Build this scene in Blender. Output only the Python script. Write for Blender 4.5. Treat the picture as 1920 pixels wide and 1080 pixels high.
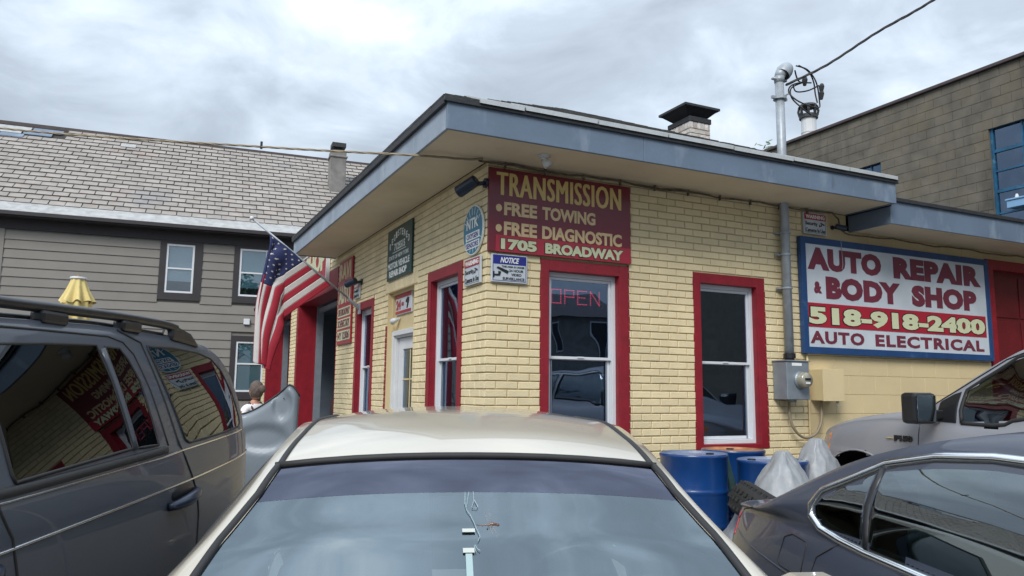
import bpy, bmesh, math, random
from mathutils import Vector, Matrix, noise as mnoise
R=math.radians
smo=lambda x:(lambda t:t*t*(3-2*t))(min(1,max(0,x)))
random.seed(7)
for o in list(bpy.data.objects): bpy.data.objects.remove(o)
S=bpy.context.scene; COL=S.collection
# ------------------------------------------------------------------ camera
CAMP=Vector((-2.792,-6.308,1.5)); YAW,PIT,ROL=R(25.821),R(7.698),R(.598)
cd=bpy.data.cameras.new('camera'); cam=bpy.data.objects.new('camera',cd); COL.objects.link(cam); S.camera=cam
fw=Vector((math.sin(YAW)*math.cos(PIT),math.cos(YAW)*math.cos(PIT),math.sin(PIT)))
rt=Vector((math.cos(YAW),-math.sin(YAW),0)); up=rt.cross(fw)
r2=rt*math.cos(ROL)+up*math.sin(ROL); u2=-rt*math.sin(ROL)+up*math.cos(ROL)
cam.matrix_world=Matrix(((r2.x,u2.x,-fw.x,CAMP.x),(r2.y,u2.y,-fw.y,CAMP.y),(r2.z,u2.z,-fw.z,CAMP.z),(0,0,0,1)))
cd.sensor_width=36; cd.lens=36*1453.73/1920; cd.clip_start=.05; cd.clip_end=900
# ------------------------------------------------------------------ sky, sun, exposure
SUN_EL,SUN_AZ=R(42),R(-136)     # azimuth from +y towards +x : light comes from the left, slightly behind
w=bpy.data.worlds.new('World'); S.world=w; w.use_nodes=True
nt=w.node_tree; N=nt.nodes; L=nt.links; N.clear()
def nd(t,**k):
    n=N.new(t)
    for a,b in k.items(): setattr(n,a,b)
    return n
out=nd('ShaderNodeOutputWorld'); bg=nd('ShaderNodeBackground'); L.new(bg.outputs[0],out.inputs[0])
tc=nd('ShaderNodeTexCoord'); sep=nd('ShaderNodeSeparateXYZ'); L.new(tc.outputs['Generated'],sep.inputs[0])
def math_(op,a,b=None,c=None,clamp=False):
    n=nd('ShaderNodeMath',operation=op,use_clamp=clamp)
    for i,x in enumerate((a,b,c)):
        if x is None: continue
        if isinstance(x,(int,float)): n.inputs[i].default_value=x
        else: L.new(x,n.inputs[i])
    return n.outputs[0]
zz=math_('MAXIMUM',sep.outputs[2],0.0); den=math_('ADD',zz,.42)
cx=math_('DIVIDE',sep.outputs[0],den); cy=math_('DIVIDE',sep.outputs[1],den)
comb=nd('ShaderNodeCombineXYZ'); L.new(cx,comb.inputs[0]); L.new(cy,comb.inputs[1])
mp=nd('ShaderNodeMapping'); mp.inputs['Location'].default_value=(5.5,4.4,9.1); mp.inputs['Scale'].default_value=(1,1,1.9); L.new(tc.outputs['Generated'],mp.inputs[0])
def noise_(sc,det,dist,vec,rough=.55):
    n=nd('ShaderNodeTexNoise'); n.inputs['Scale'].default_value=sc; n.inputs['Detail'].default_value=det
    n.inputs['Distortion'].default_value=dist; n.inputs['Roughness'].default_value=rough; L.new(vec,n.inputs['Vector']); return n.outputs['Fac']
n1=noise_(1.9,6,.4,mp.outputs[0],.5); n2=noise_(5.2,9,.5,mp.outputs[0],.55)
nn=math_('ADD',math_('MULTIPLY',n1,.56),math_('MULTIPLY',n2,.44))
cr=nd('ShaderNodeValToRGB'); L.new(nn,cr.inputs[0]); e=cr.color_ramp.elements
e[0].position=.37; e[0].color=(.37,.42,.48,1); e[1].position=.655; e[1].color=(.97,1.02,1.07,1)
x=e.new(.475); x.color=(.48,.555,.645,1); x=e.new(.56); x.color=(.66,.755,.86,1)
sky=nd('ShaderNodeTexSky',sky_type='NISHITA'); sky.sun_disc=False; sky.sun_elevation=SUN_EL; sky.sun_rotation=SUN_AZ
skym=nd('ShaderNodeMix',data_type='RGBA',blend_type='MULTIPLY'); skym.inputs[0].default_value=1
L.new(sky.outputs[0],skym.inputs[6]); skym.inputs[7].default_value=(.06,.06,.06,1)
# overcast sky: brighter towards the zenith
lum=math_('ADD',math_('MULTIPLY',zz,1.12),.25)
cm=nd('ShaderNodeVectorMath',operation='SCALE'); L.new(cr.outputs[0],cm.inputs[0]); L.new(lum,cm.inputs['Scale'])
mx=nd('ShaderNodeMix',data_type='RGBA'); mx.inputs[0].default_value=.9
L.new(skym.outputs[2],mx.inputs[6]); L.new(cm.outputs[0],mx.inputs[7]); L.new(mx.outputs[2],bg.inputs[0]); bg.inputs[1].default_value=1.0
sd=bpy.data.lights.new('sun','SUN'); sd.energy=1.5; sd.angle=R(25); sd.color=(1,.96,.9)
so=bpy.data.objects.new('sun',sd); COL.objects.link(so)
sdir=Vector((math.sin(SUN_AZ)*math.cos(SUN_EL),math.cos(SUN_AZ)*math.cos(SUN_EL),math.sin(SUN_EL)))
so.rotation_euler=sdir.to_track_quat('Z','Y').to_euler(); so.location=(0,0,30)
S.view_settings.view_transform='Standard'; S.view_settings.look='None'; S.view_settings.gamma=1; S.view_settings.exposure=1.0
S.view_settings.use_curve_mapping=False
S.render.engine='CYCLES'; S.render.resolution_x=1024; S.render.resolution_y=576
# ------------------------------------------------------------------ materials
M={}
def mat(name,col,rough=.6,metal=0.,var=.0,vscale=8.,bump=0.,bscale=40.,coat=0.,spec=.5,rnd=0.,stain=None,emit=None,aniso=None,twoside=None,coatr=.04):
    m=bpy.data.materials.new(name); m.use_nodes=True; t=m.node_tree; b=t.nodes['Principled BSDF']; K=t.links
    def n(ty,**k):
        q=t.nodes.new(ty)
        for a,v in k.items(): setattr(q,a,v)
        return q
    b.inputs['Roughness'].default_value=rough; b.inputs['Metallic'].default_value=metal
    b.inputs['Specular IOR Level'].default_value=spec
    if coat: b.inputs['Coat Weight'].default_value=coat; b.inputs['Coat Roughness'].default_value=coatr
    c4=(*col,1); b.inputs['Base Color'].default_value=c4; cur=None
    if var or rnd or stain or bump: tcn=n('ShaderNodeTexCoord'); geo=n('ShaderNodeNewGeometry'); P=geo.outputs['Position']
    def mixc(fac,a,bb,blend='MIX'):
        q=n('ShaderNodeMix',data_type='RGBA',blend_type=blend)
        for i,x in ((0,fac),(6,a),(7,bb)):
            if isinstance(x,(int,float)): q.inputs[i].default_value=x
            elif isinstance(x,tuple): q.inputs[i].default_value=x
            else: K.new(x,q.inputs[i])
        return q.outputs[2]
    cur=c4
    if var:
        nz=n('ShaderNodeTexNoise'); nz.inputs['Scale'].default_value=vscale; nz.inputs['Detail'].default_value=8; K.new(P,nz.inputs['Vector'])
        mr=n('ShaderNodeMapRange'); mr.inputs['From Min'].default_value=.3; mr.inputs['From Max'].default_value=.7
        mr.inputs['To Min'].default_value=1-var; mr.inputs['To Max'].default_value=1+var; K.new(nz.outputs['Fac'],mr.inputs['Value'])
        cur=mixc(1.,cur,mr.outputs[0],'MULTIPLY')
    if rnd:
        oi=n('ShaderNodeObjectInfo'); ad=n('ShaderNodeMath',operation='ADD'); K.new(oi.outputs['Random'],ad.inputs[0]); K.new(geo.outputs['Random Per Island'],ad.inputs[1])
        fr=n('ShaderNodeMath',operation='FRACT'); K.new(ad.outputs[0],fr.inputs[0])
        mr=n('ShaderNodeMapRange'); mr.inputs['To Min'].default_value=1-rnd; mr.inputs['To Max'].default_value=1+rnd; K.new(fr.outputs[0],mr.inputs['Value'])
        cur=mixc(1.,cur,mr.outputs[0],'MULTIPLY')
    for st in (stain or []):
        scol,sc,lo,hi,amt=st[:5]
        nz=n('ShaderNodeTexNoise'); nz.inputs['Scale'].default_value=sc; nz.inputs['Detail'].default_value=6; nz.inputs['Roughness'].default_value=.6
        if len(st)>5:
            mpn=n('ShaderNodeMapping'); mpn.inputs['Scale'].default_value=st[5]; K.new(P,mpn.inputs[0]); K.new(mpn.outputs[0],nz.inputs['Vector'])
        else: K.new(P,nz.inputs['Vector'])
        mr=n('ShaderNodeMapRange'); mr.inputs['From Min'].default_value=lo; mr.inputs['From Max'].default_value=hi; mr.inputs['To Max'].default_value=amt; K.new(nz.outputs['Fac'],mr.inputs['Value'])
        cur=mixc(mr.outputs[0],cur,(*scol,1))
    if twoside:
        geo2=n('ShaderNodeNewGeometry'); cur=mixc(geo2.outputs['Backfacing'],cur,(*twoside,1))
        mr=n('ShaderNodeMath',operation='SUBTRACT'); mr.inputs[0].default_value=1; K.new(geo2.outputs['Backfacing'],mr.inputs[1])
        mu=n('ShaderNodeMath',operation='MULTIPLY'); mu.inputs[1].default_value=coat; K.new(mr.outputs[0],mu.inputs[0]); K.new(mu.outputs[0],b.inputs['Coat Weight'])
        mu=n('ShaderNodeMath',operation='MULTIPLY'); mu.inputs[1].default_value=metal; K.new(mr.outputs[0],mu.inputs[0]); K.new(mu.outputs[0],b.inputs['Metallic'])
    if not isinstance(cur,tuple): K.new(cur,b.inputs['Base Color'])
    if bump:
        nz=n('ShaderNodeTexNoise'); nz.inputs['Scale'].default_value=bscale; nz.inputs['Detail'].default_value=6; K.new(P,nz.inputs['Vector'])
        bp=n('ShaderNodeBump'); bp.inputs['Strength'].default_value=min(1,bump); bp.inputs['Distance'].default_value=.01; K.new(nz.outputs['Fac'],bp.inputs['Height']); K.new(bp.outputs[0],b.inputs['Normal'])
    if emit: b.inputs['Emission Color'].default_value=(*emit[0],1); b.inputs['Emission Strength'].default_value=emit[1]
    M[name]=m; return m
def glass(name,tint,refl,rough=.0,gcol=(.95,.97,1),band=None,wob=0.):
    """thin window glass: tinted see-through mixed with a mirror part that grows at grazing angles"""
    m=bpy.data.materials.new(name); m.use_nodes=True; t=m.node_tree; K=t.links; t.nodes.clear()
    o=t.nodes.new('ShaderNodeOutputMaterial'); mi=t.nodes.new('ShaderNodeMixShader'); K.new(mi.outputs[0],o.inputs[0])
    tr=t.nodes.new('ShaderNodeBsdfTransparent'); tr.inputs[0].default_value=(*tint,1)
    gl=t.nodes.new('ShaderNodeBsdfGlossy'); gl.inputs[0].default_value=(*gcol,1); gl.inputs['Roughness'].default_value=rough
    ge=t.nodes.new('ShaderNodeNewGeometry'); dt=t.nodes.new('ShaderNodeVectorMath'); dt.operation='DOT_PRODUCT'; K.new(ge.outputs['Incoming'],dt.inputs[0]); K.new(ge.outputs['Normal'],dt.inputs[1])
    def mm(op,a,b):
        q=t.nodes.new('ShaderNodeMath'); q.operation=op
        for i,x in ((0,a),(1,b)):
            if isinstance(x,(int,float)): q.inputs[i].default_value=x
            elif x is not None: K.new(x,q.inputs[i])
        return q
    fr=mm('ADD',mm('MULTIPLY',mm('POWER',mm('SUBTRACT',1.0,mm('ABSOLUTE',dt.outputs['Value'],None).outputs[0]).outputs[0],5.0).outputs[0],.92).outputs[0],.08)
    ad=t.nodes.new('ShaderNodeMath'); ad.operation='MULTIPLY_ADD'; ad.inputs[1].default_value=1-refl; ad.inputs[2].default_value=refl; K.new(fr.outputs[0],ad.inputs[0])
    K.new(ad.outputs[0],mi.inputs[0]); K.new(tr.outputs[0],mi.inputs[1]); K.new(gl.outputs[0],mi.inputs[2])
    if wob:
        g=t.nodes.new('ShaderNodeNewGeometry'); nz=t.nodes.new('ShaderNodeTexNoise'); nz.inputs['Scale'].default_value=1.6; nz.inputs['Detail'].default_value=1; K.new(g.outputs['Position'],nz.inputs['Vector'])
        bp=t.nodes.new('ShaderNodeBump'); bp.inputs['Strength'].default_value=wob; bp.inputs['Distance'].default_value=.05; K.new(nz.outputs['Fac'],bp.inputs['Height']); K.new(bp.outputs[0],gl.inputs['Normal'])
    M[name]=m; return m
mat('asphalt',(.125,.122,.115),.9,var=.25,vscale=3,bump=.6,bscale=90,stain=[((.06,.06,.06),.7,.5,.65,.6)])
mat('concrete',(.32,.31,.29),.9,var=.12,vscale=2,bump=.3)
mat('brick_yellow',(.70,.595,.375),.6,var=.07,vscale=2.5,bump=.45,bscale=60,rnd=.06,stain=[((.42,.34,.20),1.3,.56,.75,.4),((.76,.67,.47),9,.58,.72,.35),((.30,.24,.15),14,.68,.78,.5),((.45,.37,.24),2.2,.55,.75,.4,(1,1,.25))])
mat('mortar_yellow',(.47,.38,.22),.8,var=.12,vscale=9,bump=.4,bscale=60,stain=[((.2,.15,.08),3,.55,.75,.5)])
mat('cmu_yellow',(.60,.49,.285),.55,var=.05,vscale=2,bump=.35,bscale=90,rnd=.02,stain=[((.42,.34,.2),1.1,.56,.75,.4)])
mat('yellow_paint',(.58,.475,.27),.5,var=.06,vscale=4,bump=.15,bscale=50)
mat('soffit_paint',(.66,.575,.42),.65,var=.07,vscale=1.6,bump=.2,bscale=30,stain=[((.36,.29,.17),.9,.55,.8,.35),((.30,.24,.14),5,.66,.8,.4)])
mat('red_trim',(.225,.010,.020),.42,var=.16,vscale=7,bump=.3,bscale=35,stain=[((.16,.008,.012),6,.58,.75,.45)])
mat('red_door',(.13,.008,.012),.45,var=.14,vscale=4,bump=.2,stain=[((.1,.01,.012),2.4,.55,.75,.5)])
mat('fascia_blue',(.12,.165,.23),.5,var=.10,vscale=2.4,bump=.25,bscale=22,stain=[((.33,.40,.47),3,.56,.72,.45,(1.2,1.2,.45)),((.06,.07,.09),7,.66,.78,.5,(1,1,.4)),((.10,.14,.2),1.1,.5,.7,.5)])
mat('fascia_faded_lit',(.27,.32,.385),.55,var=.12,vscale=3,bump=.25,bscale=22,stain=[((.42,.46,.50),4,.55,.7,.6,(1,1,.35)),((.09,.12,.16),6,.62,.75,.7,(1,1,.3)),((.16,.21,.28),1.2,.5,.7,.6)])  # faded, streaked paint, lightened further for the side catching more light
mat('roof_black',(.022,.024,.028),.6,var=.3,vscale=9,bump=.5,bscale=40)
mat('flashing',(.50,.53,.54),.4,metal=.3,var=.1,vscale=5,bump=.2,stain=[((.3,.3,.3),5,.55,.7,.5)])
mat('shingle_dark',(.10,.10,.10),.9,var=.35,vscale=5,bump=.7,bscale=60,rnd=.25)
mat('white_vinyl',(.62,.65,.69),.35,var=.03,vscale=6)
mat('white_paint',(.58,.60,.62),.4,var=.05,vscale=5,bump=.1,stain=[((.4,.4,.38),7,.62,.8,.35)])
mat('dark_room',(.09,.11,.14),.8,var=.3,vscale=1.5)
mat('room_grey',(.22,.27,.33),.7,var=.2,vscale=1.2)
mat('black_plastic',(.012,.013,.015),.38,var=.1)
mat('black_rubber',(.016,.016,.017),.65,var=.15)
mat('navy_plastic',(.012,.022,.045),.3)
mat('sign_maroon',(.150,.008,.020),.3,var=.12,vscale=2,coat=.12)
mat('sign_red',(.34,.016,.035),.3,var=.05,vscale=2,coat=.1)
mat('gold_paint',(.60,.46,.17),.35,var=.08,vscale=9)
mat('gold_dull',(.62,.47,.26),.35,var=.08,vscale=9)
mat('cream_paint',(.55,.58,.38),.35)
mat('sign_white',(.50,.55,.60),.3,var=.09,vscale=3,coat=.1)
mat('letter_plum',(.15,.028,.05),.3,var=.12,vscale=3)
mat('ink_dark',(.012,.014,.02),.4)
mat('sign_blue',(.014,.055,.16),.4,var=.15,vscale=4,stain=[((.1,.2,.3),8,.62,.75,.4)])
mat('notice_blue',(.015,.02,.22),.3)
mat('sign_green',(.008,.055,.05),.3,var=.1,vscale=5)
mat('teal',(.006,.15,.25),.3,var=.1,vscale=6)
mat('letter_white',(.75,.78,.76),.4)
mat('grey_metal',(.24,.28,.32),.42,metal=.35,var=.08,vscale=10,bump=.1,stain=[((.12,.12,.13),6,.6,.75,.4)])
mat('galvanised',(.30,.335,.37),.45,metal=.2,var=.14,vscale=12,bump=.15)
mat('cable_black',(.02,.02,.022),.6)
mat('cable_tan',(.25,.205,.14),.6,var=.1,vscale=10)
mat('old_cable',(.13,.10,.075),.8,var=.4,vscale=20)
mat('meter_glass',(.27,.26,.21),.15,coat=.8)
mat('led_red',(.3,.01,.02),.5,emit=((1,.06,.09),1.9))
mat('block_grey',(.125,.114,.092),.9,var=.22,vscale=3,bump=.7,bscale=45,rnd=.035,stain=[((.035,.034,.032),.9,.56,.74,.8,(1,1,.45)),((.15,.125,.08),1.3,.52,.70,.5)])
mat('block_mortar',(.105,.096,.078),.95,var=.2,vscale=6,bump=.4,stain=[((.05,.048,.045),.8,.60,.76,.75,(1,1,.5))])
mat('block_soot',(.045,.042,.040),.95,var=.5,vscale=5,bump=.7,bscale=45)
mat('coping_brown',(.06,.045,.045),.6,var=.2)
mat('steel_blue',(.012,.085,.17),.45,var=.25,vscale=8,stain=[((.18,.32,.38),6,.56,.7,.5)])
mat('siding',(.188,.178,.163),.6,var=.05,vscale=2,bump=.12,bscale=25,rnd=.03)
mat('trim_brown',(.028,.024,.028),.55,var=.12,vscale=4)
mat('slate',(.285,.262,.24),.75,var=.13,vscale=3,bump=.35,bscale=30,rnd=.09,stain=[((.27,.16,.125),1.1,.58,.74,.55),((.05,.045,.042),1.7,.62,.78,.8),((.17,.19,.22),.45,.60,.74,.6)])
mat('slate_under',(.035,.032,.03),.9); mat('slate_butt_shade',(.14,.125,.115),.95)  # dark butt faces paint in the shadow line under each slate course
mat('flash_white',(.36,.37,.37),.6,var=.15,vscale=6,bump=.2,stain=[((.22,.21,.2),9,.5,.7,.6,(.5,.5,1.4))])
mat('render_grey',(.20,.195,.185),.9,var=.2,vscale=4,bump=.5,stain=[((.09,.085,.08),3,.5,.7,.6)])
mat('white_brick',(.52,.50,.47),.8,var=.2,vscale=12,bump=.5,rnd=.15,stain=[((.30,.16,.13),5,.52,.66,.6)])
mat('blind',(.52,.60,.64),.5,var=.08,vscale=3)
mat('blind_teal',(.20,.38,.43),.4,var=.08,vscale=2)
mat('flag_red',(.30,.010,.028),.75,var=.08,vscale=9)
mat('flag_white',(.48,.46,.45),.75,var=.06,vscale=9)
mat('flag_blue',(.012,.02,.085),.75,var=.08,vscale=9)
mat('canvas_yellow',(.62,.50,.20),.75,var=.08,vscale=8,bump=.2)
mat('cloth_red',(.42,.05,.05),.8)
mat('skin',(.42,.22,.15),.55)
mat('hair_brown',(.10,.072,.06),.7,var=.35,vscale=60,bump=.6,bscale=120)
mat('shirt_white',(.72,.72,.76),.8,var=.05)
mat('shirt_dark',(.05,.02,.03),.8)
mat('jeans',(.04,.06,.10),.85,var=.2,vscale=30)
mat('silver_panel',(.15,.18,.21),.55,metal=.2,var=.1,vscale=3,coat=.15)
mat('drum_blue',(.004,.038,.155),.32,var=.12,vscale=5,coat=.3,stain=[((.01,.03,.14),4,.6,.75,.5)])
mat('drum_lid_rust',(.34,.16,.07),.6,var=.3,vscale=9,bump=.3,stain=[((.10,.09,.11),4,.5,.65,.8)])
mat('drum_lid_grey',(.14,.19,.30),.35,var=.25,vscale=5,stain=[((.24,.17,.15),5,.52,.66,.6)])
mat('tarp_grey',(.25,.265,.28),.45,var=.16,vscale=8,bump=.5,bscale=26,spec=.6)
mat('plank_green',(.03,.07,.075),.6,var=.2)
mat('wood_board',(.3,.2,.1),.7)
mat('paint_tan',(.52,.475,.39),.3,metal=.3,coat=.9,twoside=(.05,.05,.05))
mat('paint_grey_suv',(.052,.061,.080),.5,metal=.0,coat=.38,twoside=(.02,.02,.02),coatr=.02)
mat('paint_grey_sedan',(.036,.045,.070),.42,metal=.0,coat=.45,twoside=(.02,.02,.02),coatr=.015)
mat('paint_truck',(.27,.28,.31),.45,metal=.1,coat=.5,twoside=(.03,.03,.03))
mat('chrome',(.80,.82,.84),.12,metal=1.)
mat('mirror_dark',(.25,.28,.30),.1,metal=1.); mat('tyre',(.015,.015,.015),.85,bump=.3)
mat('rim_alloy',(.45,.46,.48),.3,metal=.9)
mat('lamp_red',(.40,.01,.02),.15,coat=1)
mat('lamp_amber',(.75,.20,.02),.2,coat=1)
mat('lamp_clear',(.6,.63,.66),.1,metal=.3,coat=1)
mat('seat_cloth',(.30,.30,.29),.9,var=.1)
mat('dash_grey',(.05,.052,.056),.8)
mat('paper',(.45,.48,.45),.7); mat('strip_pale',(.30,.40,.41),.7)
mat('pale_blue',(.20,.38,.60),.5)
mat('insect_brown',(.10,.042,.02),.4,coat=.5)
mat('leaf',(.06,.10,.035),.6,rnd=.4,var=.2)
mat('bark',(.09,.07,.05),.9,bump=.6)
mat('house_white',(.55,.55,.53),.6,var=.05)
mat('purple_cloth',(.10,.03,.16),.7,var=.6,vscale=4,stain=[((.35,.02,.05),2.2,.45,.6,.9)])
glass('shop_glass',(.42,.50,.60),.11,gcol=(.62,.78,1),wob=.15)
glass('house_glass',(.7,.75,.78),.08)
glass('wind_glass',(.46,.54,.55),.15,gcol=(.76,.90,.98))
glass('wind_band',(.06,.06,.09),.15,gcol=(.50,.53,.68))
glass('privacy_glass',(.03,.04,.045),.0,gcol=(.85,.93,1))
glass('car_glass',(.24,.30,.29),.16,gcol=(.85,.95,1))
mat('insect_wing',(.10,.115,.13),.5)
# ------------------------------------------------------------------ helpers
def tag(o,label=None,cat=None,group=None,kind=None):
    if label: o['label']=label
    if cat: o['category']=cat
    if group: o['group']=group
    if kind: o['kind']=kind
    return o
def thing(name,label,cat,loc=(0,0,0),rz=0,group=None):
    o=bpy.data.objects.new(name,None); o.empty_display_size=.1; COL.objects.link(o); o.location=loc; o.rotation_euler=(0,0,rz)
    return tag(o,label,cat,group)
def link(name,me,parent=None,m=None):
    o=bpy.data.objects.new(name,me); COL.objects.link(o)
    if parent: o.parent=parent
    return o
class MB:
    def __init__(s): s.v=[]; s.f=[]; s.mi=[]; s.cur=0
    def add(s,vs,fs):
        b=len(s.v); s.v+=[tuple(p) for p in vs]; s.f+=[tuple(b+i for i in f) for f in fs]; s.mi+=[s.cur]*len(fs); return s
    def box(s,x0,x1,y0,y1,z0,z1,T=None):
        p=[(x,y,z) for z in (z0,z1) for x,y in ((x0,y0),(x1,y0),(x1,y1),(x0,y1))]
        if T: p=[T(*q) for q in p]
        return s.add(p,[(0,3,2,1),(4,5,6,7),(0,1,5,4),(1,2,6,5),(2,3,7,6),(3,0,4,7)])
    def ring(s,a0,a1,z0,z1,d0,d1,w,T,wb=None,wt=None,wl=None,wr=None):
        wb=w if wb is None else wb; wt=w if wt is None else wt; wl=w if wl is None else wl; wr=w if wr is None else wr
        for q in ((a0,a0+wl,z0,z1),(a1-wr,a1,z0,z1),(a0+wl,a1-wr,z0,z0+wb),(a0+wl,a1-wr,z1-wt,z1)):
            if q[1]-q[0]>1e-5 and q[3]-q[2]>1e-5: s.box(q[0],q[1],d0,d1,q[2],q[3],T)
        return s
    def tube(s,path,r,n=8,cap=True):
        P=[Vector(p) for p in path]; rr=r if isinstance(r,(list,tuple)) else [r]*len(P)
        t0=(P[1]-P[0]).normalized(); a=t0.orthogonal().normalized(); b=len(s.v)
        for i,p in enumerate(P):
            t=(P[min(i+1,len(P)-1)]-P[max(i-1,0)])
            t=t.normalized() if t.length>1e-9 else t0
            a=(a-t*a.dot(t)); a=a.normalized() if a.length>1e-6 else t.orthogonal().normalized(); c=t.cross(a)
            for k in range(n):
                g=2*math.pi*k/n; q=p+(a*math.cos(g)+c*math.sin(g))*rr[i]; s.v.append(tuple(q))
        for i in range(len(P)-1):
            for k in range(n):
                s.f.append((b+i*n+k,b+i*n+(k+1)%n,b+(i+1)*n+(k+1)%n,b+(i+1)*n+k)); s.mi.append(s.cur)
        if cap:
            s.f.append(tuple(b+k for k in range(n-1,-1,-1))); s.f.append(tuple(b+(len(P)-1)*n+k for k in range(n))); s.mi+=[s.cur]*2
        return s
    def lathe(s,prof,c=(0,0,0),n=24,M4=None,cap=False):
        b=len(s.v)
        for r,z in prof:
            for k in range(n):
                g=2*math.pi*k/n; p=Vector((r*math.cos(g),r*math.sin(g),z))
                p=(M4@p) if M4 else p+Vector(c); s.v.append(tuple(p))
        for i in range(len(prof)-1):
            for k in range(n):
                s.f.append((b+i*n+k,b+i*n+(k+1)%n,b+(i+1)*n+(k+1)%n,b+(i+1)*n+k)); s.mi.append(s.cur)
        if cap:
            s.f.append(tuple(b+k for k in range(n-1,-1,-1))); s.f.append(tuple(b+(len(prof)-1)*n+k for k in range(n))); s.mi+=[s.cur]*2
        return s
    def grid(s,rows,wrap=False):
        b=len(s.v); m=len(rows[0])
        for r in rows: s.v+=[tuple(p) for p in r]
        for i in range(len(rows)-1):
            for j in range(m if wrap else m-1):
                s.f.append((b+i*m+j,b+i*m+(j+1)%m,b+(i+1)*m+(j+1)%m,b+(i+1)*m+j)); s.mi.append(s.cur)
        return s
    def prism(s,poly,fn0,fn1):
        """poly 2D list; fn0/fn1 map (a,b)->3D for the two faces"""
        n=len(poly); return s.add([fn0(*p) for p in poly]+[fn1(*p) for p in poly],
            [tuple(range(n)),tuple(range(2*n-1,n-1,-1))]+[(i,i+n,(i+1)%n+n,(i+1)%n) for i in range(n)])
    def sphere(s,c,r,n=8,m=6,sx=1,sy=1,sz=1):
        rows=[]
        for i in range(m+1):
            th=math.pi*i/m
            rows.append([(c[0]+r*sx*math.sin(th)*math.cos(2*math.pi*k/n),c[1]+r*sy*math.sin(th)*math.sin(2*math.pi*k/n),c[2]+r*sz*math.cos(th)) for k in range(n)])
        return s.grid(rows,True)
    def build(s,name,m,parent=None,smooth=False,bevel=0,kind=None,label=None,fixn=True,subd=0,weld=False,solid=0):
        me=bpy.data.meshes.new(name); me.from_pydata(s.v,[],s.f)
        ms=m if isinstance(m,(list,tuple)) else [m]
        for q in ms: me.materials.append(M[q] if isinstance(q,str) else q)
        if len(ms)>1: me.polygons.foreach_set('material_index',s.mi)
        if fixn or weld:
            bm=bmesh.new(); bm.from_mesh(me)
            if weld: bmesh.ops.remove_doubles(bm,verts=bm.verts,dist=1e-4)
            if fixn: bmesh.ops.recalc_face_normals(bm,faces=bm.faces)
            bm.to_mesh(me); bm.free()
        me.update(); o=link(name,me,parent)
        if smooth: me.polygons.foreach_set('use_smooth',[True]*len(me.polygons))
        if solid: q=o.modifiers.new('s','SOLIDIFY'); q.thickness=solid; q.offset=0
        if bevel: q=o.modifiers.new('b','BEVEL'); q.width=bevel; q.segments=2; q.limit_method='ANGLE'; q.angle_limit=R(40)
        if subd: q=o.modifiers.new('s','SUBSURF'); q.levels=subd; q.render_levels=subd
        if kind: o['kind']=kind
        if label: o['label']=label
        return o
def TR(a,d,z): return (a,d,z)      # front wall (faces -y): a = x, d = depth into the wall
def TL(a,d,z): return (d,a,z)      # side wall (faces -x): a = y, d = depth into the wall
_f=None
def text(name,body,a0,a1,z0,z1,T,d,m,parent,bold=0.,th=.003,flip=False,fit=True,arc=None,shear=0,space=1.,smear=0.):
    """flat lettering fitted into the box a0..a1 x z0..z1 of a wall frame; flip mirrors the reading direction for the side wall"""
    cu=bpy.data.curves.new(name,'FONT'); cu.body=body; cu.size=1; cu.offset=bold; cu.resolution_u=3; cu.shear=shear; cu.space_character=space
    to=bpy.data.objects.new(name,cu); COL.objects.link(to); bpy.context.view_layer.update()
    me=bpy.data.meshes.new_from_object(to.evaluated_get(bpy.context.evaluated_depsgraph_get())); bpy.data.objects.remove(to)
    vs=[v.co.copy() for v in me.vertices]; fs=[tuple(p.vertices) for p in me.polygons]; bpy.data.meshes.remove(me)
    x0=min(v.x for v in vs); x1=max(v.x for v in vs); y0=min(v.y for v in vs); y1=max(v.y for v in vs)
    mb=MB(); P=[]
    for v in vs:
        s=(v.x-x0)/(x1-x0); t=(v.y-y0)/(y1-y0)
        a=(a1-(a1-a0)*s) if flip else (a0+(a1-a0)*s); z=z0+(z1-z0)*t
        if arc: z+=arc*(1-(2*s-1)**2)
        P.append(T(a,d,z))
    mb.add(P,fs)
    for k,dx in enumerate((-smear,smear) if smear else ()):       # heavier strokes: the same glyphs again, a little to each side and 0.4 mm apart in depth
        iv=[]
        for v in vs:
            s_=(v.x-x0)/(x1-x0); t_=(v.y-y0)/(y1-y0); a=(a1-(a1-a0)*s_) if flip else (a0+(a1-a0)*s_); iv.append(T(a+dx,d+.0004*(k+1),z0+(z1-z0)*t_))
        mb.add(iv,fs)
    o=mb.build(name,m,parent,fixn=False); q=o.modifiers.new('s','SOLIDIFY'); q.thickness=th; q.offset=0
    return o
def wallgrid(mb,a0,a1,z0,z1,holes,d0,d1,T):
    As=sorted({a0,a1,*[min(max(h[i],a0),a1) for h in holes for i in (0,1)]}); Zs=sorted({z0,z1,*[min(max(h[i],z0),z1) for h in holes for i in (2,3)]})
    for i in range(len(As)-1):
        j=0
        while j<len(Zs)-1:
            ca=(As[i]+As[i+1])/2
            def free(k): c=(Zs[k]+Zs[k+1])/2; return not any(h[0]<ca<h[1] and h[2]<c<h[3] for h in holes)
            if not free(j): j+=1; continue
            k=j
            while k+1<len(Zs)-1 and free(k+1): k+=1
            mb.box(As[i],As[i+1],d0,d1,Zs[j],Zs[k+1],T); j=k+1
def clip(iv,hs):
    res=[iv]
    for h in hs:
        nx=[]
        for a,b in res:
            if h[1]<=a or h[0]>=b: nx.append((a,b)); continue
            if h[0]>a: nx.append((a,h[0]))
            if h[1]<b: nx.append((h[1],b))
        res=nx
    return [q for q in res if q[1]-q[0]>.02]
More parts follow.
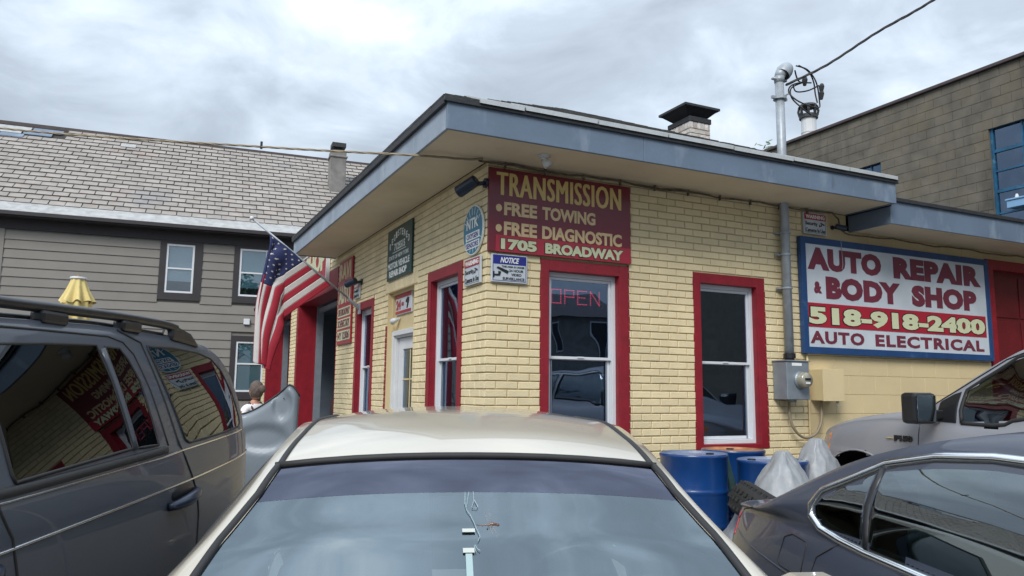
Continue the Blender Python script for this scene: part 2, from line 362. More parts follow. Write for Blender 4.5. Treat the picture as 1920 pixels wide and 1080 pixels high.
def tilemesh(name,m,bw,bh,depth=1.,seed=0,wob=.0):
    """unit tile, x,z in 0..1, front at y=0, with chamfered front edges of relative width bw,bh"""
    rg=random.Random(seed); j=lambda a:a+rg.uniform(-wob,wob)
    vs=[(0,.25,0),(1,.25,0),(1,.25,1),(0,.25,1)]+[(j(bw),rg.uniform(-.0,.12*min(1,wob*40)),j(bh)),(j(1-bw),0,j(bh)),(j(1-bw),0,j(1-bh)),(j(bw),rg.uniform(0,.12*min(1,wob*40)),j(1-bh))]+[(0,1,0),(1,1,0),(1,1,1),(0,1,1)]
    fs=[(4,5,6,7),(0,1,5,4),(1,2,6,5),(2,3,7,6),(3,0,4,7),(8,9,1,0),(9,10,2,1),(10,11,3,2),(11,8,0,3)]
    me=bpy.data.meshes.new(name); me.from_pydata(vs,[],fs); me.materials.append(M[m]); me.update(); return me,vs,fs
def tiles(name,stuffname,items,meshes,parent_obj,limit,m,key):
    """items: (origin Vector, ex, ey, ez vectors). first `limit` by key become objects, the rest one joined mesh"""
    items=sorted(items,key=key,reverse=True); rest=MB()
    for i,(o,ex,ey,ez) in enumerate(items):
        me,vs,fs=meshes[i%len(meshes)]
        if i<limit:
            ob=bpy.data.objects.new(name,me); COL.objects.link(ob); ob.parent=parent_obj
            ob.matrix_local=Matrix(((ex.x,ey.x,ez.x,o.x),(ex.y,ey.y,ez.y,o.y),(ex.z,ey.z,ez.z,o.z),(0,0,0,1)))
        else: rest.add([o+ex*v[0]+ey*v[1]+ez*v[2] for v in vs],fs)
    if rest.v:
        o=rest.build(stuffname,m,parent_obj,kind='stuff',fixn=False)
        if name=='slate':
            o.data.materials.append(M['slate_butt_shade']); o.data.polygons.foreach_set('material_index',[i%2 for i in range(len(o.data.polygons))])
def pkey(off=Vector((0,0,0)),rot=None):
    def k(it):
        o,ex,ey,ez=it; c=o+ex/2+ez/2
        if rot is not None: c=rot@c; nrm=(rot.to_3x3()@ey).normalized()
        else: nrm=ey.normalized()
        d=c-CAMP; l=d.length
        q=(d@r2 if False else d.dot(r2))/max(d.dot(fw),.1); p=d.dot(u2)/max(d.dot(fw),.1)
        inside=1 if abs(q)<.68 and abs(p)<.39 else .01
        return inside*ex.length*ez.length*abs(d.normalized().dot(nrm))/l**2
    return k
# ------------------------------------------------------------------ ground
def gz(x,y):
    d=(Vector((x,y,0))-Vector((CAMP.x,CAMP.y,0))).dot(Vector((math.sin(YAW),math.cos(YAW),0)))
    t=min(1,max(0,(d-4.6)/2.2)); return .12*t*t*(3-2*t)
mb=MB(); xs=[-400,-120,-40,-20]+[-12+i*.8 for i in range(40)]+[22,45,120,400]; ys=[-400,-120,-40,-20]+[-12+i*.8 for i in range(40)]+[22,45,120,400]
mb.grid([[(x,y,gz(x,y)) for x in xs] for y in ys]); mb.build('ground','asphalt',smooth=True,kind='structure')
mb=MB(); mb.box(-60,60,-24,-14.2,-.1,.012); mb.build('road','asphalt',kind='structure')
mb=MB(); mb.box(-60,60,-26.5,-24,-.1,.14); mb.build('pavement','concrete',kind='structure')
# ------------------------------------------------------------------ the repair shop
shop=thing('repair_shop','low yellow brick auto repair shop with red window trim and blue fascia','building',(0,0,0))
ROW=.0728; ZR=2.409-33*ROW; BL=.224   # course height, first course, brick module
FW,FT=(.56,1.53,.95,2.745),(2.34,3.29,.95,2.756)
LW,SW,DR=(.56,1.53,.95,2.765),(3.63,4.56,.95,2.73),(2.0,3.0,.1,2.71)
B1,B2=(5.70,8.9,.1,3.14),(9.70,12.6,.1,3.14)
ZT=3.607
front=MB(); wallgrid(front,.014,3.88,0,ZT,[FW,FT],.010,.22,TR); fwall=front.build('front_wall','mortar_yellow',shop)
side=MB(); wallgrid(side,.22,5.95,0,ZT,[LW,SW,DR,B1],.010,.22,TL); wallgrid(side,5.95,13.26,0,3.98,[B1,B2],.010,.22,TL); swall=side.build('side_wall','mortar_yellow',shop)
bm3=[tilemesh('brick',"brick_yellow",.022,.07,seed=i,wob=.012) for i in range(4)]
def bricks(length,zt,openings,isfront,start=.0):
    its=[]; nrow=int((zt-ZR)/ROW)+1
    for r in range(nrow):
        z0=ZR+r*ROW; z1=z0+ROW-.0105
        if z0>=zt: break
        z1=min(z1,zt)
        oddr=(r-33)%2==0
        off=.109 if (oddr if isfront else not oddr) else BL
        cuts=[start]; a=off
        while a<length-.03: cuts.append(a); a+=BL
        cuts.append(length)
        hs=[(h[0],h[1]) for h in openings if h[2]<z0+ROW*.4 and h[3]>z0+ROW*.55]
        for i in range(len(cuts)-1):
            s0=cuts[i]+(.0045 if i else 0); s1=cuts[i+1]-(.0045 if i<len(cuts)-2 else 0)
            for c0,c1 in clip((s0,s1),hs):
                if z0+ROW<.15: continue
                p=random.uniform(-.0012,.0012)
                if isfront: its.append((Vector((c0,p,z0)),Vector((c1-c0,0,0)),Vector((0,.02,0)),Vector((0,0,z1-z0))))
                else: its.append((Vector((p,c1,z0)),Vector((0,-(c1-c0),0)),Vector((.02,0,0)),Vector((0,0,z1-z0))))
    return its
soldier=(1.88,3.12,2.71,2.86)
itf=bricks(3.88,ZT,[FW,FT],True); its_=bricks(13.26,3.98,[LW,SW,DR,soldier,B1,B2],False,start=.0205)
its_=[q for q in its_ if not (q[0].z+q[3].z>3.607 and q[0].y<5.96 )]
tiles('brick','bricks_upper_and_low',itf,bm3,fwall,300,'brick_yellow',pkey())
tiles('brick','bricks_far',its_,bm3,swall,300,'brick_yellow',pkey())
sm=MB()
sold=[]
for i in range(17): sold.append((Vector((0,3.12-i*.0728,2.715)),Vector((0,-.0655,0)),Vector((.02,0,0)),Vector((0,0,.135))))
tiles('soldier_brick','soldier_bricks',sold,bm3[:2],swall,300,'brick_yellow',pkey())
# return wall closing the building, and back / right sides
mb=MB(); mb.box(.22,12,13.0,13.26,0,3.9); mb.box(9.2,9.4,.3,13,0,3.3); mb.build('rear_wall','cmu_yellow',shop)
# painted block wall section behind the big sign
cw=MB(); wallgrid(cw,3.88,10.4,0,3.42,[(7.15,10.0,.1,3.30)],.020,.22,TR); wallgrid(cw,3.88,4.62,3.42,ZT,[],.020,.22,TR); cwall=cw.build('block_wall','yellow_paint',shop)
cmu=[tilemesh('painted_block','cmu_yellow',.006,.012,seed=9+i,wob=0) for i in range(2)]
itc=[]
for r in range(17):
    z0=.02+r*.214+.002; off=.215 if r%2 else 0
    a=3.882-off
    while a<10.4:
        for c0,c1 in clip((max(3.882,a),min(a+.428,10.4)),[(7.12,10.05)] if z0<3.3 else []):
            z1=min(z0+.2128, ZT if c1<4.62 else 3.42)
            if z1-z0>.03: itc.append((Vector((c0,.004,z0)),Vector((c1-c0,0,0)),Vector((0,.02,0)),Vector((0,0,z1-z0))))
        a+=.43
tiles('painted_block','painted_blocks',itc,cmu,cwall,300,'cmu_yellow',pkey())
# red roll door with trim
mb=MB(); mb.ring(7.13,10.05,.1,3.30,-.018,.16,.13,TR,wb=0); mb.build('door_trim','red_trim',shop)
gd=MB()
gd.box(7.26,9.92,.10,.13,.1,3.17); gdo=gd.build('garage_door','red_door',shop)
for i in range(5):
    for k in range(4):
        a0=7.30+k*.655; z0=.16+i*.6
        mb=MB(); mb.box(a0,a0+.615,.085,.10,z0,z0+.55); mb.build('panel','red_door',gdo,bevel=.006)
# ---- windows
def window(T,hole,name='window',cl=.085,cr=.105,curtain=None,slim=False):
    a0,a1,z0,z1=hole
    mb=MB(); mb.ring(a0,a1,z0,z1,-.006,.012,.1,T,wl=cl,wr=cr,wt=.105,wb=.05); 
    mb.ring(a0+.003,a1-.003,z0+.003,z1-.003,.012,.16,.1,T,wl=cl,wr=cr,wt=.102,wb=.047)
    tr=mb.build('window_trim','red_trim',shop,bevel=.004)
    # ragged painted brick ends beside the trim
    mb=MB(); r=0
    while z0+r*ROW<z1-.02:
        zz=z0+r*ROW; k=random.uniform(.006,.016)
        mb.box(a0-k,a0+.0,-.004,.012,zz+.004,zz+ROW-.010,T); k=random.uniform(.006,.016); mb.box(a1,a1+k,-.004,.012,zz+.004,zz+ROW-.010,T); r+=1
    mb.build('painted_brick_edge','red_trim',tr,kind='stuff')
    b0,b1,c0,c1=a0+cl,a1-cr,z0+.05,z1-.105
    w=MB(); w.ring(b0,b1,c0,c1,.070,.15,.042,T); wo=w.build('window','white_vinyl',shop,bevel=.003)
    zm=1.832
    w=MB(); w.ring(b0+.044,b1-.044,zm-.012,c1-.044,.085,.112,.026,T); so_=w.build('upper_sash','white_vinyl',wo,bevel=.002)
    w=MB(); w.ring(b0+.044,b1-.044,c0+.044,zm+.014,.115,.142,.032,T); w.build('lower_sash','white_vinyl',wo,bevel=.002)
    w=MB(); w.box(b0+.07,b1-.07,.098,.101,zm+.012,c1-.07,T); w.build('pane','shop_glass',wo)
    w=MB(); w.box(b0+.075,b1-.075,.128,.131,c0+.074,zm-.016,T); w.build('pane','shop_glass',wo)
    mb=MB(); mm=(b0+b1)/2; mb.box(mm-.035,mm+.035,.075,.084,zm+.002,zm+.016,T); mb.build('sash_lock','white_vinyl',wo)
    for e0 in (b0+.078,b1-.092): mb=MB(); mb.box(e0,e0+.014,.108,.114,c0+.05,zm,T); mb.build('screen_frame','grey_metal',wo)
    return wo
window(TR,FW); window(TR,FT); window(TL,LW,cl=.105,cr=.085); window(TL,SW,cl=.105,cr=.085)
# ---- recessed door with yellow transom
a0,a1,z0,z1=DR
mb=MB(); mb.ring(a0,a1,z0,z1,.0,.26,.002,TL,wb=0); 
mb.box(a0,a1,.10,.14,2.24,z1,TL); mb.ring(a0+.002,a1-.002,2.24,z1-.002,.055,.10,.03,TL,wb=.0); mb.build('door_recess','yellow_paint',shop)
mb=MB(); mb.ring(a0+.002,a1-.002,z0,2.238,.06,.16,.06,TL,wb=0); mb.ring(a0+.06,a1-.06,z0,2.18,.09,.17,.025,TL,wb=0); mb.build('door_frame','white_paint',shop,bevel=.004)
dd=MB(); dd.ring(a0+.09,a1-.09,z0+.02,2.15,.13,.17,.16,TL,wb=.8,wt=.14); dor=dd.build('door','white_paint',shop,bevel=.004)
mb=MB(); mb.box(a0+.25,a1-.25,.148,.152,.92,2.01,TL); mb.build('pane','shop_glass',dor)
mb=MB()
for z in (1.28,1.64): mb.box(a0+.25,a1-.25,.138,.146,z,z+.018,TL)
mb.box(2.49,2.508,.138,.146,.92,2.01,TL); mb.build('muntin','yellow_paint',dor)
mb=MB(); mb.sphere((.10,a0+.16,1.06),.03); mb.build('door_handle','chrome',dor,smooth=True)
mb=MB()
r=0
while .2+r*ROW<2.24: mb.box(3.0,3.055+random.uniform(0,.01),-.006,.012,.2+r*ROW,.2+r*ROW+.064,TL); r+=1
mb.build('red_brick_edge','red_trim',shop,kind='stuff')
# ---- garage bays on the side wall
for (a0,a1,z0,z1) in (B1,B2):
    mb=MB(); mb.ring(a0,a1,z0,z1,-.006,.34,.004,TL,wb=0,wl=.004,wr=.03,wt=.02)
    mb.box(a0,a1,-.012,.02,z1,z1+.30,TL); mb.box(a1,a1+.13,-.008,.02,z0,z1,TL)
    mb.build('bay_trim','red_trim',shop)
    mb=MB(); r=0
    while z0+r*ROW<z1: mb.box(a1+.13,a1+.155+random.uniform(-.01,.01),-.004,.012,z0+r*ROW,z0+r*ROW+.062,TL); r+=1
    mb.build('red_brick_edge','red_trim',shop,kind='stuff')
    mb=MB(); mb.box(a1-.10,a1-.04,.34,.46,z0,z1,TL); mb.box(a0+.04,a0+.1,.34,.46,z0,z1,TL); mb.box(a0+.05,a1-.05,.36,.44,z1-.13,z1-.06,TL); mb.build('door_track','grey_metal',shop)
# bay interior: floor, dark walls
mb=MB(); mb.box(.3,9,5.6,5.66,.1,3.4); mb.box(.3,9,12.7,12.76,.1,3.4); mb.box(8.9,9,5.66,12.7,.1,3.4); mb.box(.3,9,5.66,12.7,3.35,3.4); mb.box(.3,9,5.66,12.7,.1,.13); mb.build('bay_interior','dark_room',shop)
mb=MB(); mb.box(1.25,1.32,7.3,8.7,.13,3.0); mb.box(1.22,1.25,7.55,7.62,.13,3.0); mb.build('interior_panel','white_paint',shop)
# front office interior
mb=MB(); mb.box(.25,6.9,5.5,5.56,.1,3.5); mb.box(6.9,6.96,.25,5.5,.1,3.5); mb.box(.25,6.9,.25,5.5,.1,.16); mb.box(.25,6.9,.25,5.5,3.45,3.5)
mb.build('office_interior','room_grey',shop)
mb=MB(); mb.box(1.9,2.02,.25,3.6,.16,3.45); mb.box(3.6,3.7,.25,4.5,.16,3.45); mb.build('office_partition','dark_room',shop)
# ---- roof: soffits, fascia, edge, shingled hip
mb=MB(); mb.box(-.655,4.60,-.670,0.0,ZT,ZT+.02); mb.box(-.655,-.002,.0,5.95,ZT,ZT+.02); mb.build('soffit','soffit_paint',shop)
mb=MB(); mb.box(4.66,10.4,-.556,.0,3.412,3.432); mb.build('lower_soffit','soffit_paint',shop)
def fboard(x0,x1,y0,y1,z0,z1,nm='fascia_board',fmat='fascia_blue'):
    mb=MB(); mb.box(x0,x1,y0,y1,z0,z1); return mb.build(nm,fmat,shop,bevel=.004)
fx=[-.668,1.25,3.30,4.598]
for i in range(3): fboard(fx[i]+(.0 if i==0 else .001),fx[i+1]-.001,-.683,-.655,ZT-.012,3.826)
fy=[-.655,2.4,5.95]
for i in range(2): fboard(-.668,-.640,fy[i]+.001,fy[i+1]-.001,ZT-.012,3.815,'fascia_board','fascia_faded_lit')
fboard(-.640,-.002,5.93,5.958,ZT-.010,3.815); fboard(4.575,4.602,-.655,.0,ZT-.010,3.815)
for i,(a,b) in enumerate(((4.655,6.9),(6.902,10.4))): fboard(a,b,-.575,-.552,3.40,3.675,'lower_fascia_board')
fboard(4.632,4.655,-.575,-.002,3.40,3.607-.012,'lower_fascia_board')
mb=MB(); mb.box(4.6,10.4,-.59,.6,3.676,3.70); mb.box(4.6,10.4,-.60,-.58,3.655,3.70); mb.build('lower_roof_edge','roof_black',shop,bevel=.004)
mb=MB(); mb.box(4.60,10.4,-.55,4.8,3.66,3.70); mb.box(10.2,10.4,-.5,4,3.2,3.66); mb.build('lower_roof','roof_black',shop)
# black drip edge of the upper roof (two runs meeting in a mitre)
mb=MB(); mb.box(-.70,4.62,-.706,-.684,3.818,3.862); mb.box(-.70,-.669,-.684,5.97,3.80,3.862); mb.build('drip_edge','roof_black',shop,bevel=.006)
# hip roof
AP=Vector((2.85,3.6,5.80)); c=[Vector((-.70,-.70,3.863)),Vector((4.62,-.70,3.863)),Vector((7.0,5.98,3.863)),Vector((-.70,5.98,3.863))]
AP2=Vector((4.5,3.9,5.80))
def shingles(p0,p1,ap0,ap1,rows,wdt,nm):
    """courses of shingle strips laid on one roof slope"""
    mb=MB(); n=(p1-p0).cross(ap0-p0).normalized()
    if n.z<0: n=-n
    for r in range(rows):
        t0=r/rows; t1=(r+1)/rows
        a=p0.lerp(ap0,t0); b=p1.lerp(ap1,t0); a2=p0.lerp(ap0,t1+.02/rows); b2=p1.lerp(ap1,t1+.02/rows); L=(b-a).length; k=max(1,int(L/wdt)); off=(r%2)*.5
        for i in range(-1,k+1):
            s0=max(0,(i+off)/k); s1=min(1,(i+1+off)/k)
            if s1-s0<.01: continue
            g=.003/max(L,.1); h=.012+random.uniform(0,.006)
            v=[a.lerp(b,s0+g)+n*h,a.lerp(b,s1-g)+n*h,a2.lerp(b2,s1-g)+n*.002,a2.lerp(b2,s0+g)+n*.002,a.lerp(b,s0+g),a.lerp(b,s1-g)]
            mb.add(v,[(0,1,2,3),(4,5,1,0)])
    return mb.build(nm,'shingle_dark',shop,kind='stuff',fixn=False)
mb=MB(); mb.add([*c,AP,AP2],[(0,1,4),(1,2,5,4),(2,3,5),(3,0,4,5),(3,2,1,0)]); mb.build('roof_deck','roof_black',shop)
shingles(c[0],c[1],AP,AP,22,.3,'shingles'); shingles(c[3],c[0],AP2,AP,26,.3,'shingles')
# pale metal flashing lengths along the eave
fl=[-.40,.02,.74,1.50,2.28,3.06,3.85,4.60]
for i in range(len(fl)-1):
    x0,x1=fl[i]+.008,fl[i+1]-.008; dz=random.uniform(-.004,.006)
    mb=MB(); z=3.868+dz
    mb.add([(x0,-.722,z-.020),(x1,-.722,z-.020),(x1,-.722,z+.020),(x0,-.722,z+.020),(x0,-.42,z+.15),(x1,-.42,z+.15),(x0,-.42,z+.13),(x1,-.42,z+.13)],
       [(0,1,2,3),(3,2,5,4),(0,6,7,1),(4,5,7,6),(0,3,4,6),(1,7,5,2)]); mb.build('flashing_strip','flashing',shop)
# chimney
def chimney():
    x0,x1,y0,y1=4.776,5.182,3.0,3.54
    mb=MB(); mb.box(x0+.012,x1-.012,y0+.012,y1-.012,3.9,5.74); ch=mb.build('chimney','mortar_yellow',shop)
    me=[tilemesh('chimney_brick','white_brick',.03,.09,seed=31+i,wob=.03) for i in range(3)]; it=[]
    for r in range(14):
        z=4.695+r*.0728
        hd=r==13
        for fc in range(2):
            ln=(x1-x0) if fc==0 else (y1-y0)
            step=.074 if hd else .21; a=0 if (r+fc)%2 else -.1
            if hd: a=0; 
            while a<ln-.01:
                s0=max(0,a); s1=min(ln,a+step)-.008; hgt=.115 if hd else .064
                if s1-s0>.02:
                    if fc==0: it.append((Vector((x0+s0,y0,z)),Vector((s1-s0,0,0)),Vector((0,.03,0)),Vector((0,0,hgt))))
                    else: it.append((Vector((x0,y0+.001+s1,z)),Vector((0,-(s1-s0),0)),Vector((.03,0,0)),Vector((0,0,hgt))))
                a+=step
    tiles('chimney_brick','chimney_bricks',it,me,ch,120,'white_brick',lambda q:q[0].z)
    mb=MB(); mb.box(x0-.012,x1+.012,y0-.012,y1+.012,5.752,5.835)
    mb.build('chimney_crown','roof_black',ch,bevel=.006)
    cx,cy=(x0+x1)/2,(y0+y1)/2; w=.345; mb=MB()
    rg=[[(cx+a*q,cy+b*q,zz) for a,b in ((-1,-1),(1,-1),(1,1),(-1,1))] for q,zz in ((.16,5.83),(.30,5.955),(w,5.975),(w,6.012),(.01,6.10))]
    mb.grid(rg,True)
    mb.build('chimney_cap','roof_black',ch)
chimney()
# ------------------------------------------------------------------ signs on the shop
def board(name,label,T,a0,a1,z0,z1,d0,d1,m,loc,frame=None,fw=.02,bev=.003):
    t=thing(name,label,'sign',loc)
    iv=Matrix.Translation(-Vector(loc))
    T2=lambda a,d,z: tuple(iv@Vector(T(a,d,z)))
    mb=MB(); mb.box(a0,a1,d0,d1,z0,z1,T2); mb.build('panel',m,t,bevel=bev)
    if frame: mb=MB(); mb.ring(a0-.002,a1+.002,z0-.002,z1+.002,d0-.012,d1,fw,T2); mb.build('frame',frame,t,bevel=bev)
    return t,T2
t,q=board('transmission_sign','large maroon sign with gold lettering TRANSMISSION on the front brick wall beside the corner',TR,.003,1.545,2.767,3.546,-.03,-.004,'sign_maroon',(0,-.03,2.767))
text('lettering','TRANSMISSION',.085,1.428,3.292,3.512,q,-.032,'gold_paint',t,bold=0,space=1.10,smear=.0075)
for z in (3.173,2.985): mb=MB(); mb.prism([(.104+.030*math.cos(i*math.pi/10),z+.035*math.sin(i*math.pi/10)) for i in range(20)],lambda a,b:q(a,-.034,b),lambda a,b:q(a,-.0302,b)); mb.build('bullet','gold_dull',t)
for w_,a_,b_ in (('FREE',.157,.497),('TOWING',.552,1.135)): text('lettering',w_,a_,b_,3.110,3.234,q,-.032,'gold_dull',t,bold=.04)
for w_,a_,b_ in (('FREE',.157,.497),('DIAGNOSTIC',.552,1.437)): text('lettering',w_,a_,b_,2.925,3.050,q,-.032,'gold_dull',t,bold=.04)
mb=MB(); mb.box(.073,1.542,-.035,-.0305,2.768,2.921,q); mb.build('address_strip','sign_red',t)
for w_,a_,b_ in (('1705',.118,.50),('BROADWAY',.575,1.456)):
    text('lettering_outline',w_,a_,b_,2.782,2.898,q,-.0365,'ink_dark',t,bold=.085,th=.002); text('lettering',w_,a_+.007,b_-.007,2.789,2.891,q,-.0395,'cream_paint',t,bold=.055,th=.002)
t,q=board('auto_repair_sign','wide white sign in a blue frame reading AUTO REPAIR & BODY SHOP with phone number',TR,3.80,7.09,1.965,3.272,-.05,-.006,'sign_white',(3.8,-.03,1.965),frame='sign_blue',fw=.075)
text('lettering','AUTO',3.90,5.09,2.905,3.165,q,-.053,'letter_plum',t,bold=.07,space=1.12)
text('lettering','REPAIR',5.30,6.93,2.905,3.165,q,-.053,'letter_plum',t,bold=.07,space=1.12)
text('lettering','&',3.985,4.105,2.64,2.775,q,-.053,'letter_plum',t,bold=.06)
text('lettering','BODY',4.17,5.40,2.585,2.845,q,-.053,'letter_plum',t,bold=.07,space=1.1)
text('lettering','SHOP',5.60,6.82,2.585,2.845,q,-.053,'letter_plum',t,bold=.07,space=1.1)
mb=MB(); mb.box(3.86,6.975,-.055,-.0505,2.262,2.530,q); mb.build('phone_strip','sign_red',t)
text('lettering_outline','518-918-2400',3.868,6.965,2.275,2.500,q,-.0565,'ink_dark',t,bold=.08,th=.002)
text('lettering','518-918-2400',3.885,6.945,2.288,2.488,q,-.0595,'cream_paint',t,bold=.055,th=.002)
text('lettering','AUTO',3.90,4.745,2.078,2.218,q,-.053,'letter_plum',t,bold=.04,space=1.15)
text('lettering','ELECTRICAL',4.93,6.91,2.078,2.218,q,-.053,'letter_plum',t,bold=.04,space=1.15)
mb=MB(); mb.tube([q(4.43,-.06,3.30),q(4.44,-.066,3.0),q(4.43,-.062,2.94)],.004,5); mb.build('hanging_wire','galvanised',t)
def camicon(t,q,a,z,s,flip=False):
    g=-1 if flip else 1; T3=lambda x,y:q(a+g*x*s,-.0305-.004,z+y*s)
    T4=lambda x,y:q(a+g*x*s,-.0305,z+y*s)
    mb=MB(); mb.prism([(-.1,.28),(.0,.42),(1.0,.10),(.9,-.16)],T3,T4); mb.prism([(.05,.05),(.30,.0),(.2,-.35),(-.3,-.35),(-.3,-.22),(.05,-.2)],T3,T4); mb.prism([(-.42,.0),(-.3,.0),(-.3,-.5),(-.42,-.5)],T3,T4); mb.build('camera_icon','ink_dark',t)
def warning(nm_label,T,a0,a1,z0,z1,flip):
    lc=T((a0+a1)/2,-.02,z0); t,q=board('warning_sign',nm_label,T,a0,a1,z0,z1,-.0295,-.006 if T is TL else -.004,'sign_white',lc,frame=None)
    h=z1-z0; w=a1-a0
    mb=MB(); mb.box(a0+.03*w,a1-.03*w,-.0325,-.0296,z1-.33*h,z1-.05*h,q); mb.build('heading_band','sign_red',t)
    text('lettering','WARNING',a0+.08*w,a1-.08*w,z1-.28*h,z1-.10*h,q,-.0335,'letter_white',t,bold=.03,flip=flip,th=.002)
    s0,s1=(a0+.07*w,a0+.60*w) if not flip else (a0+.40*w,a0+.93*w)
    text('lettering','Security',s0,s1,z0+.36*h,z0+.58*h,q,-.031,'ink_dark',t,bold=.02,flip=flip,th=.002)
    text('lettering','Cameras In Use',a0+.07*w,a0+.93*w,z0+.09*h,z0+.28*h,q,-.031,'ink_dark',t,bold=.02,flip=flip,th=.002)
    camicon(t,q,a0+(.74 if not flip else .3)*w,z0+.48*h,.17*w,flip)
    mb=MB(); mb.ring(a0+.015,a1-.015,z0+.012,z1-.012,-.0308,-.0296,.004,q); mb.build('border_line','ink_dark',t)
warning('white warning sign with red heading above the blue framed sign',TR,3.895,4.245,3.318,3.565,False)
warning('white warning sign with red heading on the side wall below the teal oval',TL,.075,.445,2.49,2.744,True)
warning('small white warning sign beside the tall RAVI sign and above the narrow window',TL,4.31,4.60,2.80,3.02,True)
t,q=board('notice_sign','white NOTICE sign with blue heading about 24 hour video surveillance at the corner',TR,.040,.400,2.49,2.745,-.0295,-.004,'sign_white',(.2,-.02,2.49))
mb=MB(); mb.box(.058,.382,-.0325,-.0296,2.655,2.732,q); mb.build('heading_band','notice_blue',t,bevel=.001)
text('lettering','NOTICE',.125,.315,2.667,2.720,q,-.0335,'letter_white',t,bold=.03,shear=.3,th=.002)
for s,a,b,z,z2 in (('THIS AREA IS UNDER',.140,.372,2.625,2.643),('24 HOUR',.215,.360,2.588,2.612),('VIDEO',.235,.340,2.552,2.576),('SURVEILLANCE',.150,.370,2.512,2.538)): text('lettering',s,a,b,z,z2,q,-.031,'ink_dark',t,bold=.03,th=.002)
camicon(t,q,.10,2.585,.11)
mb=MB(); mb.ring(.052,.388,2.502,2.738,-.0308,-.0296,.005,q); mb.build('border_line','notice_blue',t)
# teal oval
t=thing('oval_sign','teal oval NTK oxygen sensors sign on the side wall near the corner','sign',(-.01,.26,2.77))
q=lambda a,d,z:(d+.01,a-.26,z-2.77)
el=lambda r:[(.262+.232*r*math.cos(i*math.pi/20),3.005+.235*r*math.sin(i*math.pi/20)) for i in range(40)]
mb=MB(); mb.prism(el(1),lambda a,b:q(a,-.026,b),lambda a,b:q(a,-.008,b)); mb.build('panel','letter_white',t)
mb=MB(); mb.prism(el(.955),lambda a,b:q(a,-.029,b),lambda a,b:q(a,-.0262,b)); mb.build('face','teal',t)
mb=MB()
for i in range(18):
    g=i*math.pi*2/18+.1; 
    if abs(math.sin(g))<.35: continue
    p0=(.262+.232*.62*math.cos(g),3.005+.235*.62*math.sin(g)); p1=(.262+.232*.93*math.cos(g),3.005+.235*.93*math.sin(g)); n=(-(p1[1]-p0[1]),p1[0]-p0[0]); l=math.hypot(*n); n=(n[0]/l*.003,n[1]/l*.003)
    mb.prism([(p0[0]-n[0],p0[1]-n[1]),(p1[0]-n[0],p1[1]-n[1]),(p1[0]+n[0],p1[1]+n[1]),(p0[0]+n[0],p0[1]+n[1])],lambda a,b:q(a,-.0305,b),lambda a,b:q(a,-.0291,b))
mb.build('ray_lines','letter_white',t)
text('lettering','NTK',.12,.40,3.02,3.12,q,-.0325,'letter_white',t,bold=.03,flip=True,th=.002)
mb=MB(); mb.box(.10,.42,-.031,-.0291,2.915,2.985,q); mb.box(.10,.42,-.031,-.0291,2.83,2.90,q); mb.build('word_panel','letter_white',t)
text('lettering','OXYGEN',.125,.395,2.925,2.975,q,-.0325,'notice_blue',t,bold=.02,flip=True,th=.0015)
text('lettering','SENSORS',.115,.405,2.84,2.89,q,-.0325,'notice_blue',t,bold=.02,flip=True,th=.0015)
# green state inspection sign
t,q=board('registered_sign','dark green registered motor vehicle repair shop sign above the white door',TL,2.053,3.004,2.853,3.484,-.026,-.006,'sign_green',(-.02,2.5,2.853))
AR='REGISTERED'
for i,chh in enumerate(AR):
    s=(i+.5)/len(AR); a=2.92-s*.80; z=3.235+.16*(1-(2*s-1)**2)
    text('letter',chh,a-.028,a+.028,z-.03,z+.05,q,-.028,'letter_white',t,bold=.02,flip=True,th=.002)
text('lettering','7125515',2.30,2.72,3.20,3.29,q,-.028,'letter_white',t,bold=.03,flip=True,th=.002)
mb=MB(); mb.box(2.27,2.78,-.029,-.0262,3.178,3.186,q); mb.build('underline','letter_white',t)
text('lettering','STATE OF NEW YORK',2.15,2.93,3.10,3.15,q,-.028,'letter_white',t,bold=.015,flip=True,th=.002)
text('lettering','MOTOR VEHICLE',2.12,2.96,2.985,3.065,q,-.028,'letter_white',t,bold=.04,flip=True,th=.002)
text('lettering','REPAIR SHOP',2.22,2.90,2.885,2.965,q,-.028,'letter_white',t,bold=.04,flip=True,th=.002)
# tall RAVI sign
t,q=board('ravi_sign','tall red and cream RAVI sign with address lines beside the garage bay',TL,4.73,5.555,2.192,3.461,-.028,-.006,'sign_red',(-.02,5.1,2.192))
for s,z0,z1 in (('RAVI',3.16,3.42),('AUTO',2.80,3.08),):
    mb=MB(); mb.box(4.75,5.535,-.031,-.0282,z0-.02,z1+.02,q); mb.build('band','sign_red',t)
    text('lettering',s,4.80,5.49,z0,z1,q,-.033,'cream_paint' if s=='AUTO' else 'gold_dull',t,bold=.05,flip=True,th=.002)
for s,z0,z1 in (('1705 BROADWAY',2.615,2.73),('SCHENECTADY',2.44,2.56),('NY 12306',2.26,2.38)):
    mb=MB(); mb.box(4.76,5.525,-.031,-.0282,z0-.012,z1+.012,q); mb.build('band','cream_paint',t)
    text('lettering',s,4.80,5.49,z0+.004,z1-.004,q,-.033,'letter_plum',t,bold=.03,flip=True,th=.002)
# sign over the garage bay
t,q=board('body_shop_sign','red and cream sign ending in SHOP above the garage bay, behind the flag',TL,6.32,10.2,3.27,3.94,-.06,-.006,'sign_red',(-.02,7.5,3.27),frame='white_paint',fw=.03)
text('lettering','BODY SHOP',6.45,10.0,3.50,3.90,q,-.063,'cream_paint',t,bold=.06,flip=True)
text('lettering','AUTO REPAIR',6.7,9.9,3.31,3.44,q,-.063,'letter_white',t,bold=.03,flip=True)
